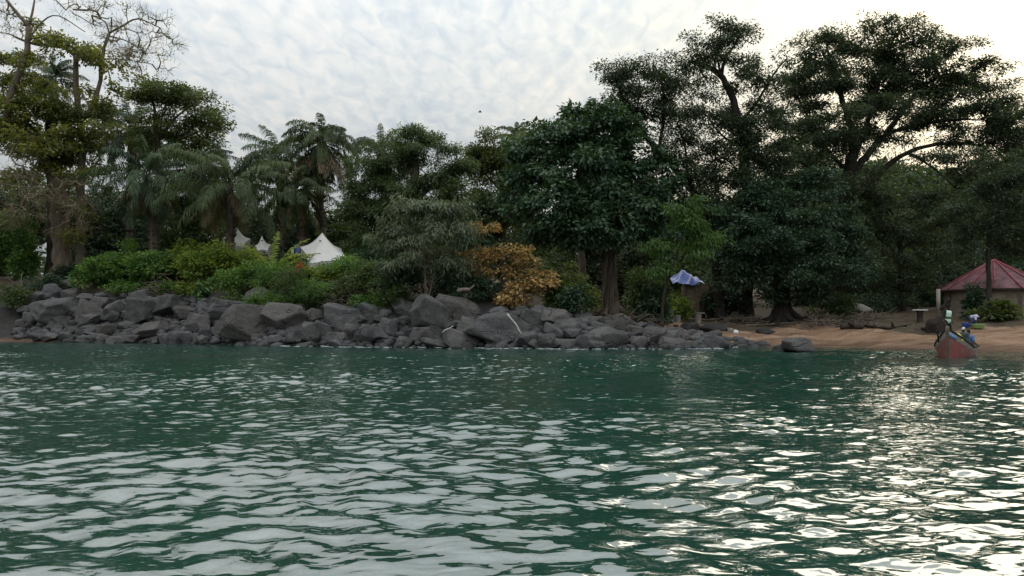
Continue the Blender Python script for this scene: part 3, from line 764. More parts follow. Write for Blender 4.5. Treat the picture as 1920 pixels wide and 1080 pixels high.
tree('small_tree', 'bright green tree with long hanging leaves beside the root-wrapped trunk', 'tree', (1240, 600, 52.5), [
    ([(1240, 604), (1246, 545), (1262, 500), (1280, 440)], .10, .05), ([(1262, 510), (1300, 470), (1315, 445)], .05, .02), ([(1258, 530), (1245, 490), (1240, 470)], .05, .02)],
    [(1282, 385, 22, 16), (1318, 432, 26, 18), (1275, 425, 24, 18, 0, .8), (1242, 462, 20, 16), (1298, 468, 30, 14), (1332, 455, 14, 14), (1232, 500, 16, 18), (1255, 400, 14, 12), (1310, 400, 14, 10, 0, .7)], 'bright', (.32, .08), dens=6.0, per=20, spread=(.3, .3, .2), seed=11, droop=1.0, upness=.6, bark='bark_dark')
tree('acacia_tree', 'leaning dark feathery tree whose trunk slants up behind the massive round tree', 'tree', (1352, 575, 63), [
    ([(1352, 575), (1340, 470), (1325, 400), (1290, 345), (1250, 300), (1205, 250), (1175, 200), (1160, 160)], .42, .14), ([(1235, 285), (1245, 210), (1240, 150), (1225, 120)], .16, .05), ([(1205, 250), (1165, 225), (1140, 195)], .10, .04), ([(1290, 345), (1285, 280), (1270, 230)], .14, .05), ([(1190, 225), (1200, 170), (1195, 140)], .09, .03)],
    [(1150, 140, 30, 22), (1180, 155, 36, 26), (1235, 125, 30, 22), (1150, 190, 36, 26), (1205, 190, 45, 30), (1250, 170, 35, 30), (1195, 225, 45, 24), (1250, 230, 40, 36, 0, .7), (1270, 270, 35, 30, 0, .5), (1215, 110, 14, 10), (1280, 320, 35, 26, 0, .8), (1240, 200, 20, 20), (1130, 120, 12, 8), (1300, 260, 40, 40, 0, .6), (1280, 190, 30, 40, 0, .45), (1310, 350, 40, 40), (1240, 290, 30, 30, 0, .6)], 'dark', (.22, .09), dens=5.8, per=24, spread=(.42, .42, .2), bark='bark_dark', seed=12, twig_r=.012)
tree('tall_tree', 'tall creeper-covered tree with a tufted top and hanging shoots', 'tree', (1400, 575, 63), [
    ([(1400, 575), (1400, 450), (1398, 330), (1385, 230), (1372, 180), (1350, 140), (1320, 125), (1295, 115)], .5, .14), ([(1352, 142), (1360, 110), (1380, 80), (1395, 55)], .16, .05), ([(1352, 140), (1345, 105), (1350, 70), (1352, 50)], .12, .04), ([(1385, 235), (1420, 190), (1450, 140), (1475, 110)], .14, .05), ([(1392, 280), (1350, 250), (1320, 210)], .12, .04)],
    [(1320, 85, 28, 22), (1355, 65, 30, 18), (1385, 65, 24, 18), (1310, 115, 32, 18), (1350, 105, 36, 24), (1360, 44, 20, 10), (1405, 50, 14, 8), (1375, 190, 26, 30), (1400, 235, 40, 34), (1440, 140, 26, 22, 0, .6), (1360, 260, 36, 34), (1420, 280, 40, 36), (1380, 320, 55, 36), (1330, 300, 30, 30, 0, .8), (1440, 190, 26, 26, 0, .6), (1460, 110, 22, 14, 0, .6), (1330, 230, 30, 40, 0, .45), (1420, 340, 50, 40), (1350, 370, 45, 40), (1400, 150, 40, 40, 0, .55), (1430, 230, 40, 40, 0, .6), (1460, 280, 34, 50, 0, .6), (1470, 180, 30, 40, 0, .4), (1340, 170, 40, 30, 0, .35)], 'dark', (.20, .10), dens=5.5, per=26, spread=(.38, .38, .24), bark='bark_dark', seed=13,
    strands=[(1275, 1345, 130, 120, 26, 0), (1440, 1500, 160, 100, 10, 0), (1240, 1300, 170, 130, 14, 0)])
tree('giant_tree', 'giant spreading tree with arching dark limbs and a wide thin dome of fine leaves', 'tree', (1576, 560, 70), [
    ([(1576, 560), (1580, 450), (1586, 380), (1592, 330), (1598, 290)], .95, .55), ([(1592, 340), (1598, 260), (1580, 190), (1560, 130), (1550, 85)], .38, .09), ([(1598, 330), (1630, 285), (1670, 240), (1710, 185), (1750, 150), (1800, 135)], .36, .09), ([(1606, 352), (1640, 335), (1668, 308), (1700, 287), (1745, 272), (1800, 268), (1850, 275)], .32, .10), ([(1700, 287), (1735, 305), (1765, 328), (1790, 352)], .12, .05), ([(1600, 300), (1630, 220), (1650, 150), (1665, 95)], .28, .08), ([(1595, 330), (1550, 280), (1520, 230), (1495, 180)], .24, .07), ([(1592, 350), (1545, 330), (1510, 310)], .16, .05), ([(1660, 250), (1720, 235), (1790, 225), (1850, 225)], .2, .06), ([(1720, 180), (1700, 130), (1690, 80)], .16, .05)],
    [(1500, 125, 38, 28), (1540, 90, 45, 26), (1595, 75, 45, 26), (1645, 62, 45, 22), (1700, 62, 45, 22), (1750, 85, 45, 26), (1800, 95, 38, 22, 0, .7), (1830, 140, 40, 26, 0, .8), (1862, 120, 26, 14, 0, .5), (1870, 180, 34, 26), (1880, 225, 36, 28), (1620, 120, 60, 34), (1690, 120, 60, 36), (1760, 140, 55, 34), (1800, 185, 60, 34), (1730, 185, 60, 34), (1650, 175, 50, 34), (1570, 150, 45, 36), (1520, 175, 40, 34, 0, .8), (1495, 215, 34, 30, 0, .8), (1545, 225, 45, 36), (1600, 215, 45, 34), (1680, 225, 45, 24), (1760, 225, 60, 24), (1840, 250, 50, 26), (1530, 275, 45, 34), (1585, 275, 40, 34), (1640, 265, 34, 22), (1790, 255, 45, 16), (1860, 290, 46, 26), (1500, 320, 40, 34), (1550, 325, 40, 28), (1800, 320, 40, 16, 0, .6), (1470, 290, 26, 40, 0, .7), (1900, 290, 30, 50), (1470, 240, 20, 26, 0, .5), (1895, 160, 14, 22, 0, .4), (1478, 150, 24, 22, 0, .7), (1510, 88, 24, 16, 0, .6), (1455, 330, 24, 40, 0, .7), (1890, 200, 26, 30, 0, .8), (1560, 60, 30, 14, 0, .5), (1650, 45, 40, 12, 0, .5), (1770, 65, 30, 14, 0, .5), (1555, 235, 55, 40, -3, .6), (1605, 262, 45, 30, -3, .6), (1515, 300, 50, 40, -3, .7), (1665, 205, 50, 34, -3, .6), (1560, 330, 50, 36, -3, .8), (1740, 205, 50, 24, -3, .5), (1620, 330, 30, 24, -3, .6), (1450, 380, 40, 40, -2), (1800, 300, 50, 26, -3, .8), (1770, 290, 40, 16, -2, .7), (1685, 262, 40, 14, -1, .7), (1850, 330, 50, 26, -2), (1890, 250, 36, 40, -2, .8), (1560, 110, 60, 40, 2, .45), (1640, 100, 70, 40, 2, .45), (1720, 110, 70, 40, 2, .45), (1600, 170, 70, 45, 2, .45), (1700, 160, 70, 45, 2, .45), (1780, 190, 70, 45, 2, .45), (1530, 190, 50, 45, 2, .45), (1500, 260, 50, 45, 2, .45), (1560, 290, 60, 40, 2, .45), (1820, 220, 60, 30, 2, .45), (1640, 220, 50, 30, 2, .45), (1880, 330, 50, 40), (1840, 350, 40, 26), (1500, 180, 40, 40, 0, .6), (1480, 340, 40, 40), (1910, 210, 24, 40, 0, .7)],
    'dark', (.24, .10), dens=3.6, per=24, spread=(.46, .46, .22), bark='bark_dark', seed=14, twig_r=.014, roots=5, strands=[(1640, 1730, 262, 40, 26, 0), (1560, 1620, 300, 50, 10, 0)])
tree('large_tree', 'darkest low-branching tree on the beach with a thick trunk and buttress roots', 'tree', (1466, 604), [
    ([(1466, 606), (1466, 570), (1464, 520), (1460, 460), (1455, 400)], .72, .4), ([(1462, 520), (1410, 470), (1370, 440)], .3, .1), ([(1463, 500), (1520, 450), (1570, 420)], .3, .1), ([(1458, 430), (1430, 370), (1420, 340)], .2, .08), ([(1458, 430), (1500, 370), (1530, 350)], .2, .08), ([(1465, 545), (1520, 520, -1), (1570, 510, -2)], .2, .07), ([(1465, 540), (1410, 520, -1), (1370, 515, -1)], .18, .06)],
    [(1460, 375, 70, 40), (1405, 410, 55, 40), (1520, 400, 60, 40), (1450, 430, 80, 40, -2), (1375, 460, 40, 40), (1420, 480, 60, 36, -2), (1500, 470, 70, 36, -2), (1560, 460, 50, 40), (1460, 520, 80, 26, -2), (1545, 515, 60, 28, -2), (1385, 515, 45, 26, -1), (1420, 350, 40, 30), (1530, 350, 45, 30), (1600, 500, 36, 30), (1360, 420, 26, 30), (1600, 440, 30, 36), (1420, 550, 40, 14, -1, .6), (1520, 550, 45, 14, -1, .7)],
    'deep', (.26, .12), dens=5.0, per=22, spread=(.42, .42, .22), bark='bark_dark', seed=15, roots=11)
tree('broadleaf_tree', 'tree with a low loose crown between the darkest beach tree and the round hut', 'tree', (1690, 560, 69), [
    ([(1690, 560), (1690, 500), (1685, 450), (1680, 410)], .3, .18), ([(1688, 480), (1640, 440), (1610, 420)], .14, .05), ([(1686, 470), (1730, 440), (1765, 420)], .14, .05), ([(1689, 510), (1650, 510), (1615, 505)], .1, .04), ([(1689, 510), (1730, 495), (1765, 490)], .1, .04)],
    [(1690, 375, 50, 22), (1640, 400, 45, 32), (1740, 400, 45, 30), (1690, 425, 60, 34), (1620, 460, 45, 36), (1690, 475, 50, 32, 0, .7), (1760, 450, 45, 34), (1640, 520, 45, 30), (1710, 525, 50, 24, 0, .7), (1775, 500, 30, 26, 0, .6), (1600, 540, 34, 20), (1650, 560, 40, 16, 0, .7), (1600, 380, 40, 30), (1790, 380, 40, 26), (1730, 365, 40, 14), (1640, 365, 36, 14), (1580, 430, 40, 40), (1690, 520, 60, 30)], 'dark', (.24, .11), dens=3.0, per=22, spread=(.42, .42, .24), bark='bark_dark', seed=16)
tree('small_tree', 'thin dark-trunked tree standing right in front of the red-roofed hut', 'tree', (1857, 585, 56.5), [
    ([(1857, 585), (1855, 540), (1852, 490), (1856, 440), (1862, 400)], .20, .12), ([(1853, 480), (1866, 460), (1878, 445)], .08, .04), ([(1855, 440), (1830, 415), (1810, 400)], .09, .04), ([(1858, 420), (1895, 390), (1915, 370)], .09, .04)],
    [(1850, 385, 46, 34), (1812, 410, 34, 34), (1890, 370, 36, 40), (1880, 320, 36, 34), (1905, 420, 28, 36), (1800, 450, 30, 24), (1850, 430, 45, 20), (1918, 320, 24, 40), (1825, 340, 30, 30, 0, .8), (1930, 380, 30, 45), (1790, 385, 22, 22)], 'dark', (.19, .08), dens=6.0, per=22, spread=(.36, .36, .22), bark='bark_dark', seed=17)
tree('broadleaf_tree', 'dark leafy tree rising behind the red roof at the very end of the beach', 'tree', (1935, 540, 72), [
    ([(1935, 540), (1935, 440), (1930, 350), (1925, 270)], .4, .2), ([(1932, 400), (1890, 380), (1865, 370)], .16, .06)],
    [(1915, 250, 40, 34), (1940, 300, 50, 50), (1890, 310, 40, 34), (1920, 370, 55, 45), (1870, 400, 36, 40), (1920, 440, 50, 45), (1960, 240, 40, 45), (1870, 450, 34, 34), (1900, 485, 40, 20)], 'dark', (.24, .11), dens=2.6, per=24, seed=18, bark='bark_dark')

# palms
PG = 'oil palms behind the shrubs'
palm('oil_palm', 'short dark oil palm with dead stalks hanging down its trunk by the half-bare tree', (292, 468), (278, 330), .30, n=30, Lpx=112, seed=20, dead=9, group=PG, skirt_px=75, emin=-.7)
palm('oil_palm', 'oil palm with pale dry leaf stumps on a shaggy trunk above the half-hidden white tent', (424, 452, 67), (430, 350), .36, n=30, Lpx=128, seed=21, dead=14, leaf='palm_olive', group=PG, skirt_px=85, emin=-.25, bend=(.8, 1.5))
palm('oil_palm', 'tallest oil palm with a long beard of dead fronds behind the large white tent', (612, 455, 75), (603, 268), .38, n=38, Lpx=88, seed=22, dead=26, leaf='palm_olive', group=PG, skirt_px=120, emin=-.7, bend=(1.3, 2.1))
palm('oil_palm', 'oil palm with thin upright fronds against the sky between two bigger palms', (528, 455, 80), (520, 300), .3, n=26, Lpx=90, seed=23, dead=6, group=PG, emin=-.4)
palm('oil_palm', 'oil palm of which only the top fronds show over the brownish dense dome tree', (716, 460, 86), (714, 290), .3, n=24, Lpx=78, seed=24, dead=3, group=PG, emin=-.4)
palm('oil_palm', 'dark oil palm peering out between the half-bare tree and the yellow-green crown', (240, 450, 86), (245, 245), .3, n=30, Lpx=90, seed=25, dead=6, group=PG, emin=-.6)
palm('oil_palm', 'oil palm showing only a few fronds above the top of the massive round tree', (1095, 480, 72), (1098, 235), .3, n=24, Lpx=75, seed=26, dead=3, group=PG, emin=-.3)
palm('oil_palm', 'oil palm with drooping fronds in the shade between the shaggy palm and the tallest one', (560, 455, 73), (556, 360), .3, n=30, Lpx=85, seed=27, dead=10, group=PG, emin=-.8, leaf='palm_olive')
palm('oil_palm', 'oil palm hidden up to its fronds behind the leaning trunks of the half-bare tree', (105, 460, 84), (100, 150), .3, n=22, Lpx=70, seed=28, dead=3, group=PG, emin=-.3)
palm('oil_palm', 'dark oil palm behind the short palm with the hanging stalks', (370, 450, 82), (365, 320), .3, n=30, Lpx=90, seed=29, dead=8, group=PG, emin=-.6)
palm('oil_palm', 'oil palm with pale fronds on the skyline beyond the olive tree', (968, 480, 100), (968, 258), .3, n=24, Lpx=50, seed=30, dead=3, group=PG, emin=-.6, leaf='palm_olive')

# the wood behind: each tree of it
rng = np.random.default_rng(77)
WG = 'trees of the dark wood behind the shore'
xsb = np.concatenate([np.linspace(150, 1900, 22) + rng.normal(0, 15, 22), np.linspace(40, 1930, 16) + rng.normal(0, 20, 16), [-60, -20, 8, 45, 85, 120, 170, 210, 330, 470, 560]])
for i, px in enumerate(xsb):
    Y = rng.uniform(80, 90) if i < 22 else rng.uniform(92, 108)
    top = np.interp(px, [0, 150, 420, 640, 900, 1000, 1300, 1500, 1560, 1780, 1950], [330, 330, 350, 380, 350, 340, 360, 380, 385, 385, 330]) + rng.uniform(-12, 30)
    gy = HY - (G((px - CX) / F * Y, Y) - H) * F / Y
    hh = gy - top; wd = rng.uniform(45, 62)
    bl = [(px + rng.uniform(-.6, .6) * wd, top + hh * t, wd * rng.uniform(.55, .85), hh * .17, rng.uniform(-1.5, 1.5)) for t in (.14, .24, .36, .5, .66, .84, .3)]
    if 30 < px < 150: bl = bl[:4] + bl[6:]
    else: bl += [(px + 25 * q_, gy - 30 - 25 * (q_ % 2), wd * .7, 30, -2 + q_) for q_ in (-1, 0, 1)]
    o = tree('woodland_tree', 'dark tree of the dense wood behind the shore', 'tree', (px, gy, Y), [([(px, gy), (px + rng.normal(0, 5), gy - hh * .4), (px + rng.normal(0, 8), top + hh * .25)], rng.uniform(.2, .34), .1)],
             bl, ['dark', 'deep', 'mid', 'dark'][i % 4], (.40, .22), dens=1.1, per=15, spread=(.7, .7, .45), bark='bark_dark', seed=100 + i, group=WG)
# far hillside woods
hb = MB(); rng = np.random.default_rng(8)
n = 1500
hx = rng.uniform(60, 260, n); hy = rng.uniform(215, 330, n)
hx2 = rng.uniform(-130, 60, 1400); hy2 = rng.uniform(180, 330, 1400)
hx = np.concatenate([hx, hx2]); hy = np.concatenate([hy, hy2])
hz = ground(hx, hy)
A = np.stack([hx, hy, hz + rng.uniform(1, 7, len(hx))], 1)
leaves(hb, rng, A, np.tile([[0, 0, 1.0]], (len(A), 1)), 26, (2.2, 2.2, 1.5), (1.3, .8), 0, .2, .8)
o = hb.build('hillside_woods', L['dark'], None); tag(o, 'far wooded hillside seen through gaps in the trees', 'woods', kind='stuff')
# ------------------------------------------------------------------ undergrowth on the bank
UG = 'shrubs on the bank above the boulders'
SH = [
    # px, base y, half width, height, leaf, size, label
    (185, 535, 45, 62, 'lush', (.24, .13), 'dark green bush at the foot of the half-bare tree'),
    (240, 520, 42, 58, 'lush', (.26, .14), 'bush with broad bright leaves just along the bank from the half-bare tree'),
    (290, 530, 48, 58, 'lush', (.24, .13), 'green bush above the grey heap of dead twigs'),
    (300, 485, 40, 40, 'deep', (.24, .13), 'dark bush round the foot of the short oil palm'),
    (345, 520, 50, 66, 'lushy', (.22, .12), 'yellow-green bush between the twig heap and the small half-hidden tent'),
    (400, 535, 55, 82, 'lushy', (.24, .12), 'tallest yellow-green bush, directly below the half-hidden tent'),
    (448, 520, 42, 58, 'lushy', (.22, .12), 'bush with pale drying leaves below the shaggy palm'),
    (465, 550, 46, 52, 'lush', (.22, .12), 'spreading green bush above the huge slab-faced boulder'),
    (515, 545, 50, 62, 'lush', (.2, .10), 'green bush in front of the young palm'),
    (540, 500, 45, 34, 'deep', (.2, .10), 'low dark bush under the washing line'),
    (560, 560, 46, 56, 'mid', (.16, .07), 'bush dotted with red flowers below the large white tent'),
    (570, 585, 48, 56, 'bright', (.15, .06), 'fine-leaved feathery bush hanging over the boulders below the red flowers'),
    (510, 580, 50, 40, 'lush', (.17, .07), 'low feathery bush spilling over the rocks'),
    (618, 514, 46, 36, 'lush', (.18, .10), 'low bush along the front edge of the large white tent'),
    (660, 530, 45, 55, 'lush', (.22, .12), 'green bush just past the lowest corner of the large white tent'),
    (690, 550, 45, 60, 'mid', (.22, .12), 'dull green bush above the second heap of dead twigs'),
    (722, 575, 36, 50, 'mid', (.2, .1), 'small bush at the rock edge beside the slender grey-green tree'),
    (705, 500, 50, 60, 'deep', (.22, .12), 'dark bush at the base of the dense dome tree'),
    (760, 560, 50, 70, 'deep', (.22, .1), 'dark bush behind the slender grey-green tree'),
    (860, 565, 46, 70, 'deep', (.22, .11), 'dark green bush between the grey-green and the orange tree'),
    (1075, 585, 40, 80, 'olive', (.22, .10), 'yellowish bush between the orange tree and the root-wrapped trunk'),
    (1045, 580, 30, 60, 'lush', (.22, .10), 'shaded bush behind the tip of the orange tree'),
    (1082, 592, 26, 56, 'deep', (.22, .12), 'dark bush touching the root-wrapped trunk'),
    (1212, 597, 32, 100, 'mid', (.24, .12), 'tall bush beside the root-wrapped trunk under the bright green tree'),
    (1225, 600, 30, 60, 'deep', (.22, .12), 'dark bush at the foot of the bright green tree'),
    (1272, 592, 22, 42, 'lushy', (.22, .10), 'sunlit yellow bush below the blue tarpaulin'),
    (1560, 590, 40, 45, 'mid', (.2, .1), 'green bush behind the buttress roots'),
    (1640, 580, 36, 30, 'deep', (.2, .1), 'low bush next to the grey covered heap'),
    (1680, 575, 40, 36, 'mid', (.2, .1), 'low bush between the grey covered heap and the white table'),
    (1745, 570, 30, 40, 'deep', (.2, .1), 'bush behind the white table'),
    (1862, 597, 36, 36, 'olive', (.30, .15), 'broad-leaved dull green bush in front of the hut'),
    (1829, 592, 13, 46, 'deep', (.4, .16), 'dark large-leaved plant leaning on the hut wall'),
    (20, 520, 50, 112, 'lush', (.24, .13), 'leafy bush leaning in beyond the half-bare tree'),
    (15, 575, 30, 40, 'mid', (.2, .1), 'small bush low on the bank with a few pale leaves'),
    (78, 545, 34, 32, 'deep', (.2, .1), 'dark fern-like bush below the roots of the half-bare tree'),
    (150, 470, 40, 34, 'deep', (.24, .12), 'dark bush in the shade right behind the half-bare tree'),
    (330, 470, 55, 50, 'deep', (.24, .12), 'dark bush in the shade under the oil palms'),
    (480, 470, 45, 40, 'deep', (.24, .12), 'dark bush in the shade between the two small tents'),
    (322, 550, 26, 22, 'lush', (.2, .1), 'low sprig of green at the lower edge of the twig heap'),
    (235, 548, 34, 26, 'lush', (.2, .1), 'low green plant trailing onto the flat-topped boulder'),
    (430, 572, 30, 26, 'mid', (.2, .1), 'low trailing plant behind the huge slab-faced boulder'),
    (605, 556, 34, 34, 'lush', (.2, .1), 'small green bush just below the plant with paddle leaves'),
    (655, 560, 40, 40, 'mid', (.2, .1), 'dull bush growing through the tangle of dead brown branches'),
    (700, 578, 34, 30, 'lush', (.2, .1), 'low green bush behind the smooth shield-shaped boulder'),
    (585, 530, 40, 36, 'lushy', (.2, .1), 'yellow-green bush just in front of the blue garment'),
    (365, 552, 40, 36, 'lushy', (.2, .1), 'low yellow-green bush over the pale seedling'),
    (920, 560, 40, 44, 'deep', (.2, .1), 'shaded bush under the boughs of the orange tree'),
    (1350, 590, 50, 60, 'deep', (.24, .12), 'dark bush beside the tarpaulin shack'),
]
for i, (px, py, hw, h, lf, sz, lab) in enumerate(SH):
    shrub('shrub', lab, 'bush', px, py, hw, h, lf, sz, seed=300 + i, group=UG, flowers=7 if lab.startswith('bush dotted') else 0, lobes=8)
shrub('seedling', 'pale green seedling with broad leaves growing out of the rocks', 'plant', 377, 557, 20, 34, 'pale', (.34, .16), seed=401, per=9, lobes=5, droop=.5)

shrub('shrub', 'yellow-green bush lit from behind beside the mud wall of the tarpaulin shack', 'bush', 1279, 588, 16, 46, 'lushy', (.22, .10), seed=402, group=UG, Y=61.5)
# young palm and big-leaved plant
rng = np.random.default_rng(31)
b = W(509, 520, 64.5); b[2] = G(b[0], 64.5); r_ = empty('young_palm', b, 'young palm with a few upright yellow-green fronds between the tents', 'plant')
pb = MB()
for k, (az, el) in enumerate([(1.6, 1.35), (.6, 1.15), (2.4, 1.1), (0.1, .8), (3.1, .8), (1.1, .9), (4.5, .9), (5.4, .8)]):
    frond(pb, rng, b + np.array([0, 0, .1]), az, el, rng.uniform(4.2, 5.0), .75, 40, .6, 0, .8, hang=.3, wid=.11)
pb.build('fronds', L['lushy'], r_, b)
b = hit(622, 535); r_ = empty('broad_leaf_plant', b, 'plant with a rosette of huge paddle leaves below the large white tent', 'plant')
pb = MB()
for k in range(11):
    az = k * 2.4; el = rng.uniform(.5, 1.2); Ln = rng.uniform(1.0, 1.5); s = np.linspace(0, 1, 7)
    e = el - 1.1 * s; hx = np.cumsum(np.cos(e)) * Ln / 7; hz = np.cumsum(np.sin(e)) * Ln / 7 + .5
    mid = b + np.stack([hx * math.cos(az), hx * math.sin(az), hz], 1); sd_ = np.array([-math.sin(az), math.cos(az), 0])
    wv = .24 * np.sin(np.pi * np.clip(s * .85 + .1, 0, 1))[:, None] * sd_ + np.array([0, 0, .05])
    v = np.concatenate([mid - wv, mid, mid + wv]) ; v[7:14, 2] -= .04
    i0 = np.arange(6)
    pb.add(v, np.concatenate([np.stack([i0, i0 + 1, i0 + 8, i0 + 7], 1), np.stack([i0 + 7, i0 + 8, i0 + 15, i0 + 14], 1)]), 0, rng.uniform(.3, 1))
    pb.tube(np.stack([b, b + (mid[0] - b) * .6, mid[0]]), [.03, .025, .02], 4, 0, .4)
pb.build('leaves', L['bright'], r_, b)


def stick_heap(label, px, py, hw, h, n, seed, mat='drift'):
    rng = np.random.default_rng(seed); b = hit(px, py); k = b[1] / F
    r_ = MB()
    for i in range(n):
        c = b + np.array([rng.normal() * hw * k * .45, rng.normal() * .5, 0]); c[2] = G(c[0], c[1]) + rng.uniform(0, h * k) * math.exp(-((c[0] - b[0]) / (hw * k)) ** 2)
        dv = unit(np.array([rng.normal(), rng.normal() * .5, rng.normal() * .35])); ln = rng.uniform(.5, 1.7)
        s = np.linspace(-.5, .5, 5)[:, None]
        r_.tube(c + dv * s * ln + rng.normal(size=3) * .25 * (s ** 2) * ln, rng.uniform(.010, .03), 4, 0, cap=False)
    o = r_.build('brushwood_heap', M[mat], None, b); o.location = b.tolist()
    tag(o, label, 'dead branches', 'heaps of dead branches')


stick_heap('heap of dead twigs lying on the rocks below the yellow-green bushes', 300, 552, 48, 34, 130, 51)
stick_heap('tangle of dead brown branches beside the feathery bush over the boulders', 640, 572, 46, 44, 140, 52)
stick_heap('grey pile of cut palm stalks on the bank beside the half-bare tree', 195, 492, 32, 22, 110, 53)
stick_heap('scattered dead twigs on the dark bank below the half-bare tree', 50, 560, 50, 36, 70, 54)
stick_heap('driftwood branches piled beside the root-wrapped trunk', 1205, 606, 44, 20, 80, 55)
stick_heap('twigs and roots littering the sand beside the buttress trunk', 1535, 610, 44, 12, 80, 57)
stick_heap('twigs scattered at the back of the beach below the grey covered heap', 1620, 600, 60, 10, 70, 58)
stick_heap('dark twigs and roots washed up behind the stone kerb', 1390, 606, 48, 16, 90, 56)

# ------------------------------------------------------------------ boulders
bm = bmesh.new(); bmesh.ops.create_icosphere(bm, subdivisions=5, radius=1)
ICO5 = (np.array([v_.co for v_ in bm.verts]), np.array([[x.index for x in f_.verts] for f_ in bm.faces])); bm.free()
bm = bmesh.new(); bmesh.ops.create_icosphere(bm, subdivisions=4, radius=1)
ICO4 = (np.array([v_.co for v_ in bm.verts]), np.array([[x.index for x in f_.verts] for f_ in bm.faces])); bm.free()


def rock_shape(rng, dims, big=False, sharp=None, tilt=None, yaw=None, planes=None):
    dv, fc = ICO5 if big else ICO4
    n = planes or rng.integers(5, 10)
    N = unit(rng.normal(size=(n, 3)));  N = np.concatenate([N, [[0, 0, 1.0], [0, 0, -1], [0, -1, .25], [.9, -.2, .2], [-.9, -.2, .1], [0, 1, 0]] + rng.normal(size=(6, 3)) * .22]); N = unit(N)
    hgt = rng.uniform(.72, 1.0, len(N)); p = sharp or rng.uniform(60, 130)
    r = np.minimum((np.maximum(0, dv @ N.T / hgt) ** p).sum(1) ** (-1 / p), 1.40)
    v = dv * r[:, None]
    for f_, a_ in ((2.1, .030), (4.3, .022), (9.0, .010), (17., .005)):                     # dents
        K = rng.normal(size=(4, 3)) * f_; ph = rng.uniform(0, 6.28, 4)
        v = v * (1 + a_ * np.sin(v @ K.T + ph).sum(1)[:, None] * .5)
    v = v * np.array(dims) * .5 / .92
    tl = rng.normal(0, .22) if tilt is None else tilt; yw = rng.uniform(-.6, .6) if yaw is None else yaw
    Rm = np.array(Matrix.Rotation(yw, 3, 'Z') @ Matrix.Rotation(tl, 3, 'Y') @ Matrix.Rotation(rng.normal(0, .15), 3, 'X'))
    return v @ Rm.T, fc


BG = 'boulders along the shore'
placed = []


def put_rock(loc, dims, label, seed, big=False, **kw):
    rng = np.random.default_rng(seed)
    v, fc = rock_shape(rng, dims, big, **kw)
    mb = MB(); mb.add(v, fc)
    o = mb.build('boulder', M['rock'], None, smooth=False); o.location = [float(x) for x in loc]
    tag(o, label, 'boulder', BG)
    placed.append((np.asarray(loc, float), max(dims), label)); return o


